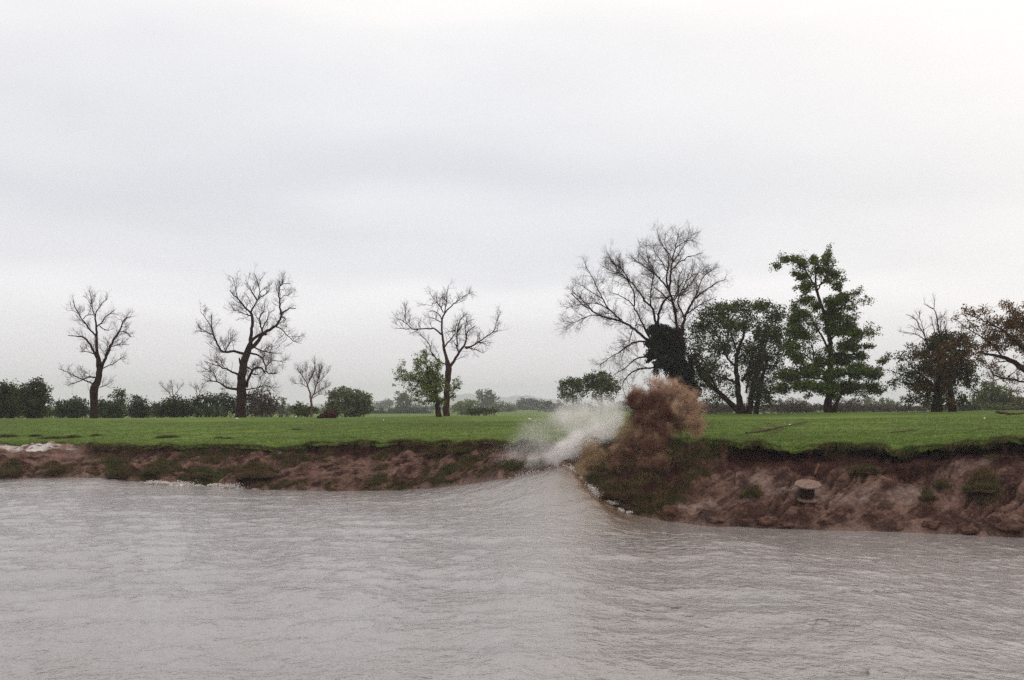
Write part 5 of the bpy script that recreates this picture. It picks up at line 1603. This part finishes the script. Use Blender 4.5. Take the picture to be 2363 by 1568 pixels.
BROWN_L = [(1482, 935, 58, 1.3, 74.3), (1492, 975, 54, 1.5, 73.8), (1470, 1012, 50, 1.0, 72.6), (1532, 960, 52, 1.4, 73.8), (1510, 1030, 52, .9, 71.4), (1445, 1045, 44, .8, 71.4), (1525, 1062, 40, .9, 69.7), (1412, 1068, 32, .7, 70.8),
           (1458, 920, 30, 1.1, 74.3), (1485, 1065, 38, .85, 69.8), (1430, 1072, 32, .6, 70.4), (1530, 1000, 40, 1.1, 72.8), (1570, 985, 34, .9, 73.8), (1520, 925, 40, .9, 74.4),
           (1530, 908, 50, 1.0, 74.8), (1578, 922, 48, 1.0, 74.6), (1594, 966, 46, 1.1, 74.4), (1606, 996, 30, .9, 74.4), (1515, 884, 34, .6, 75), (1560, 893, 34, .7, 75), (1592, 910, 30, .8, 74.6), (1465, 898, 26, .7, 74.5), (1545, 885, 22, .7, 75), (1500, 876, 20, .6, 74.8),
           (1624, 988, 22, .8, 74.4), (1608, 940, 32, .9, 74.3), (1620, 1008, 18, .7, 74.4), (1440, 1005, 40, .6, 73.4), (1420, 1030, 34, .6, 72.8), (1560, 945, 36, .7, 73.4), (1455, 970, 34, .6, 74.2)]
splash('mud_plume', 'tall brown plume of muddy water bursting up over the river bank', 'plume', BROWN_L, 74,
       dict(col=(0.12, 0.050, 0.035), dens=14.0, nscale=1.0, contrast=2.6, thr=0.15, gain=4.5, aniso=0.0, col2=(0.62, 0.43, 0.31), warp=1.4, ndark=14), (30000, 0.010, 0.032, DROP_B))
OCHRE_L = [(1352, 1072, 32, 1.2, 72.2), (1368, 1050, 34, 1.2, 72.6), (1350, 1040, 26, .7, 72.8), (1392, 1050, 28, .9, 72.6), (1335, 1085, 26, 1.0, 72.0), (1362, 1028, 30, .8, 73), (1342, 1094, 26, 1.2, 71.2), (1380, 1065, 30, .8, 72)]
splash('silty_splash', 'small ochre splash of silty water between the white spray and the brown plume', 'splash', OCHRE_L, 72.5,
       dict(col=(0.50, 0.37, 0.23), dens=7.0, nscale=1.4, contrast=2.2, thr=0.12, gain=2.5, warp=0.9), (9000, 0.010, 0.030, simple('silt_droplet', (0.20, 0.12, 0.06), 0.6, (0.40, 0.28, 0.15), 3.0)))


def foam(label, path, width, n, seed, zoff=0.03):
    rng = np.random.default_rng(seed)
    P0 = []
    for (u_, v_) in path:
        j = int(np.argmin(np.abs(WU - u_)))
        c = WV[:, j]; vv = HY + (H - c[:, 2]) * F / c[:, 1]
        k = int(np.argmin(np.abs(vv[4:] - v_))) + 4
        P0.append(c[k])
    P0 = np.array(P0)
    t_ = rng.random(n) * (len(P0) - 1); i = np.minimum(t_.astype(int), len(P0) - 2); f = (t_ - i)[:, None]
    C = P0[i] * (1 - f) + P0[i + 1] * f + np.stack([0.12 * fbm(t_ * 5, 3.0, octv=2, seed=seed + 1), 0.20 * fbm(t_ * 5, 9.0, octv=2, seed=seed + 2), 0 * t_], 1)
    w = width * (0.4 + 0.8 * np.abs(fbm(t_ * 2.0, 1.0, octv=2, seed=seed)))[:, None]
    C = C + rng.normal(size=(n, 3)) * w * np.array([1, .8, .45]) + np.array([0, 0, zoff])
    s = rng.uniform(0.010, 0.034, n)
    T = np.array([[1, 0, 0], [-1, 0, 0], [0, 1, 0], [0, -1, 0], [0, 0, 1], [0, 0, -1]])
    V = C[:, None, :] + T[None] * s[:, None, None]
    idx = np.arange(n)[:, None] * 6
    F8 = [[0, 2, 4], [2, 1, 4], [1, 3, 4], [3, 0, 4], [2, 0, 5], [1, 2, 5], [3, 1, 5], [0, 3, 5]]
    mb = MB(); mb.add(V.reshape(-1, 3), np.concatenate([idx + np.array(q) for q in F8]))
    o = mb.build('foam', FOAM)
    tag(o, label, 'foam', kind='stuff')


WU = WV[0, :, 0] / WV[0, :, 1] * F + CX
foam('white foam curl below the ochre splash at the edge of the promontory', [(1362, 1108), (1376, 1104), (1392, 1108)], 0.17, 2200, 601, .14)
foam('white foam streak along the water edge of the dark tussock', [(1372, 1124), (1380, 1140), (1392, 1151), (1404, 1156), (1414, 1150)], 0.13, 2600, 602, .07)
foam('small foam fleck where water meets the mud of the promontory', [(1430, 1171), (1442, 1177), (1456, 1182)], 0.07, 260, 603, .03)
foam('white foam splash beside the ochre splash', [(1372, 1090), (1380, 1078), (1388, 1068)], 0.10, 1500, 604, .15)
foam('thin white foam line running up to the tip of the wave', [(1190, 1098), (1240, 1086), (1280, 1078), (1312, 1073)], 0.20, 500, 607, .0)
foam('white foam tumbling from the tip of the wave', [(1316, 1076), (1330, 1090), (1345, 1100)], 0.12, 500, 608, .06)
foam('foaming wavelet crest along the left waterline', [(338, 1117), (372, 1116), (405, 1119), (450, 1120)], 0.20, 1800, 605, .08)
foam('foaming wavelet crest where left water meets the broad dark tussock', [(480, 1122), (510, 1120), (545, 1125)], 0.18, 1200, 606, .06)

# ------------------------------------------------------------------ haze: even, pale, closed box round everything
mb = MB(); mb.box((0, 5200, 72), (17000, 10700, 156))
hz = mb.build('haze', [], smooth=False)
hm = bpy.data.materials.new('haze'); hm.use_nodes = True
ht = hm.node_tree
for n in list(ht.nodes): ht.nodes.remove(n)
ho = N(ht, 'ShaderNodeOutputMaterial'); hv = N(ht, 'ShaderNodeVolumePrincipled')
hv.inputs['Color'].default_value = (0.90, 0.91, 1.0, 1); hv.inputs['Density'].default_value = 0.00018
L(ht, hv.outputs[0], ho.inputs['Volume'])
hz.data.materials.append(hm)
tag(hz, kind='stuff')
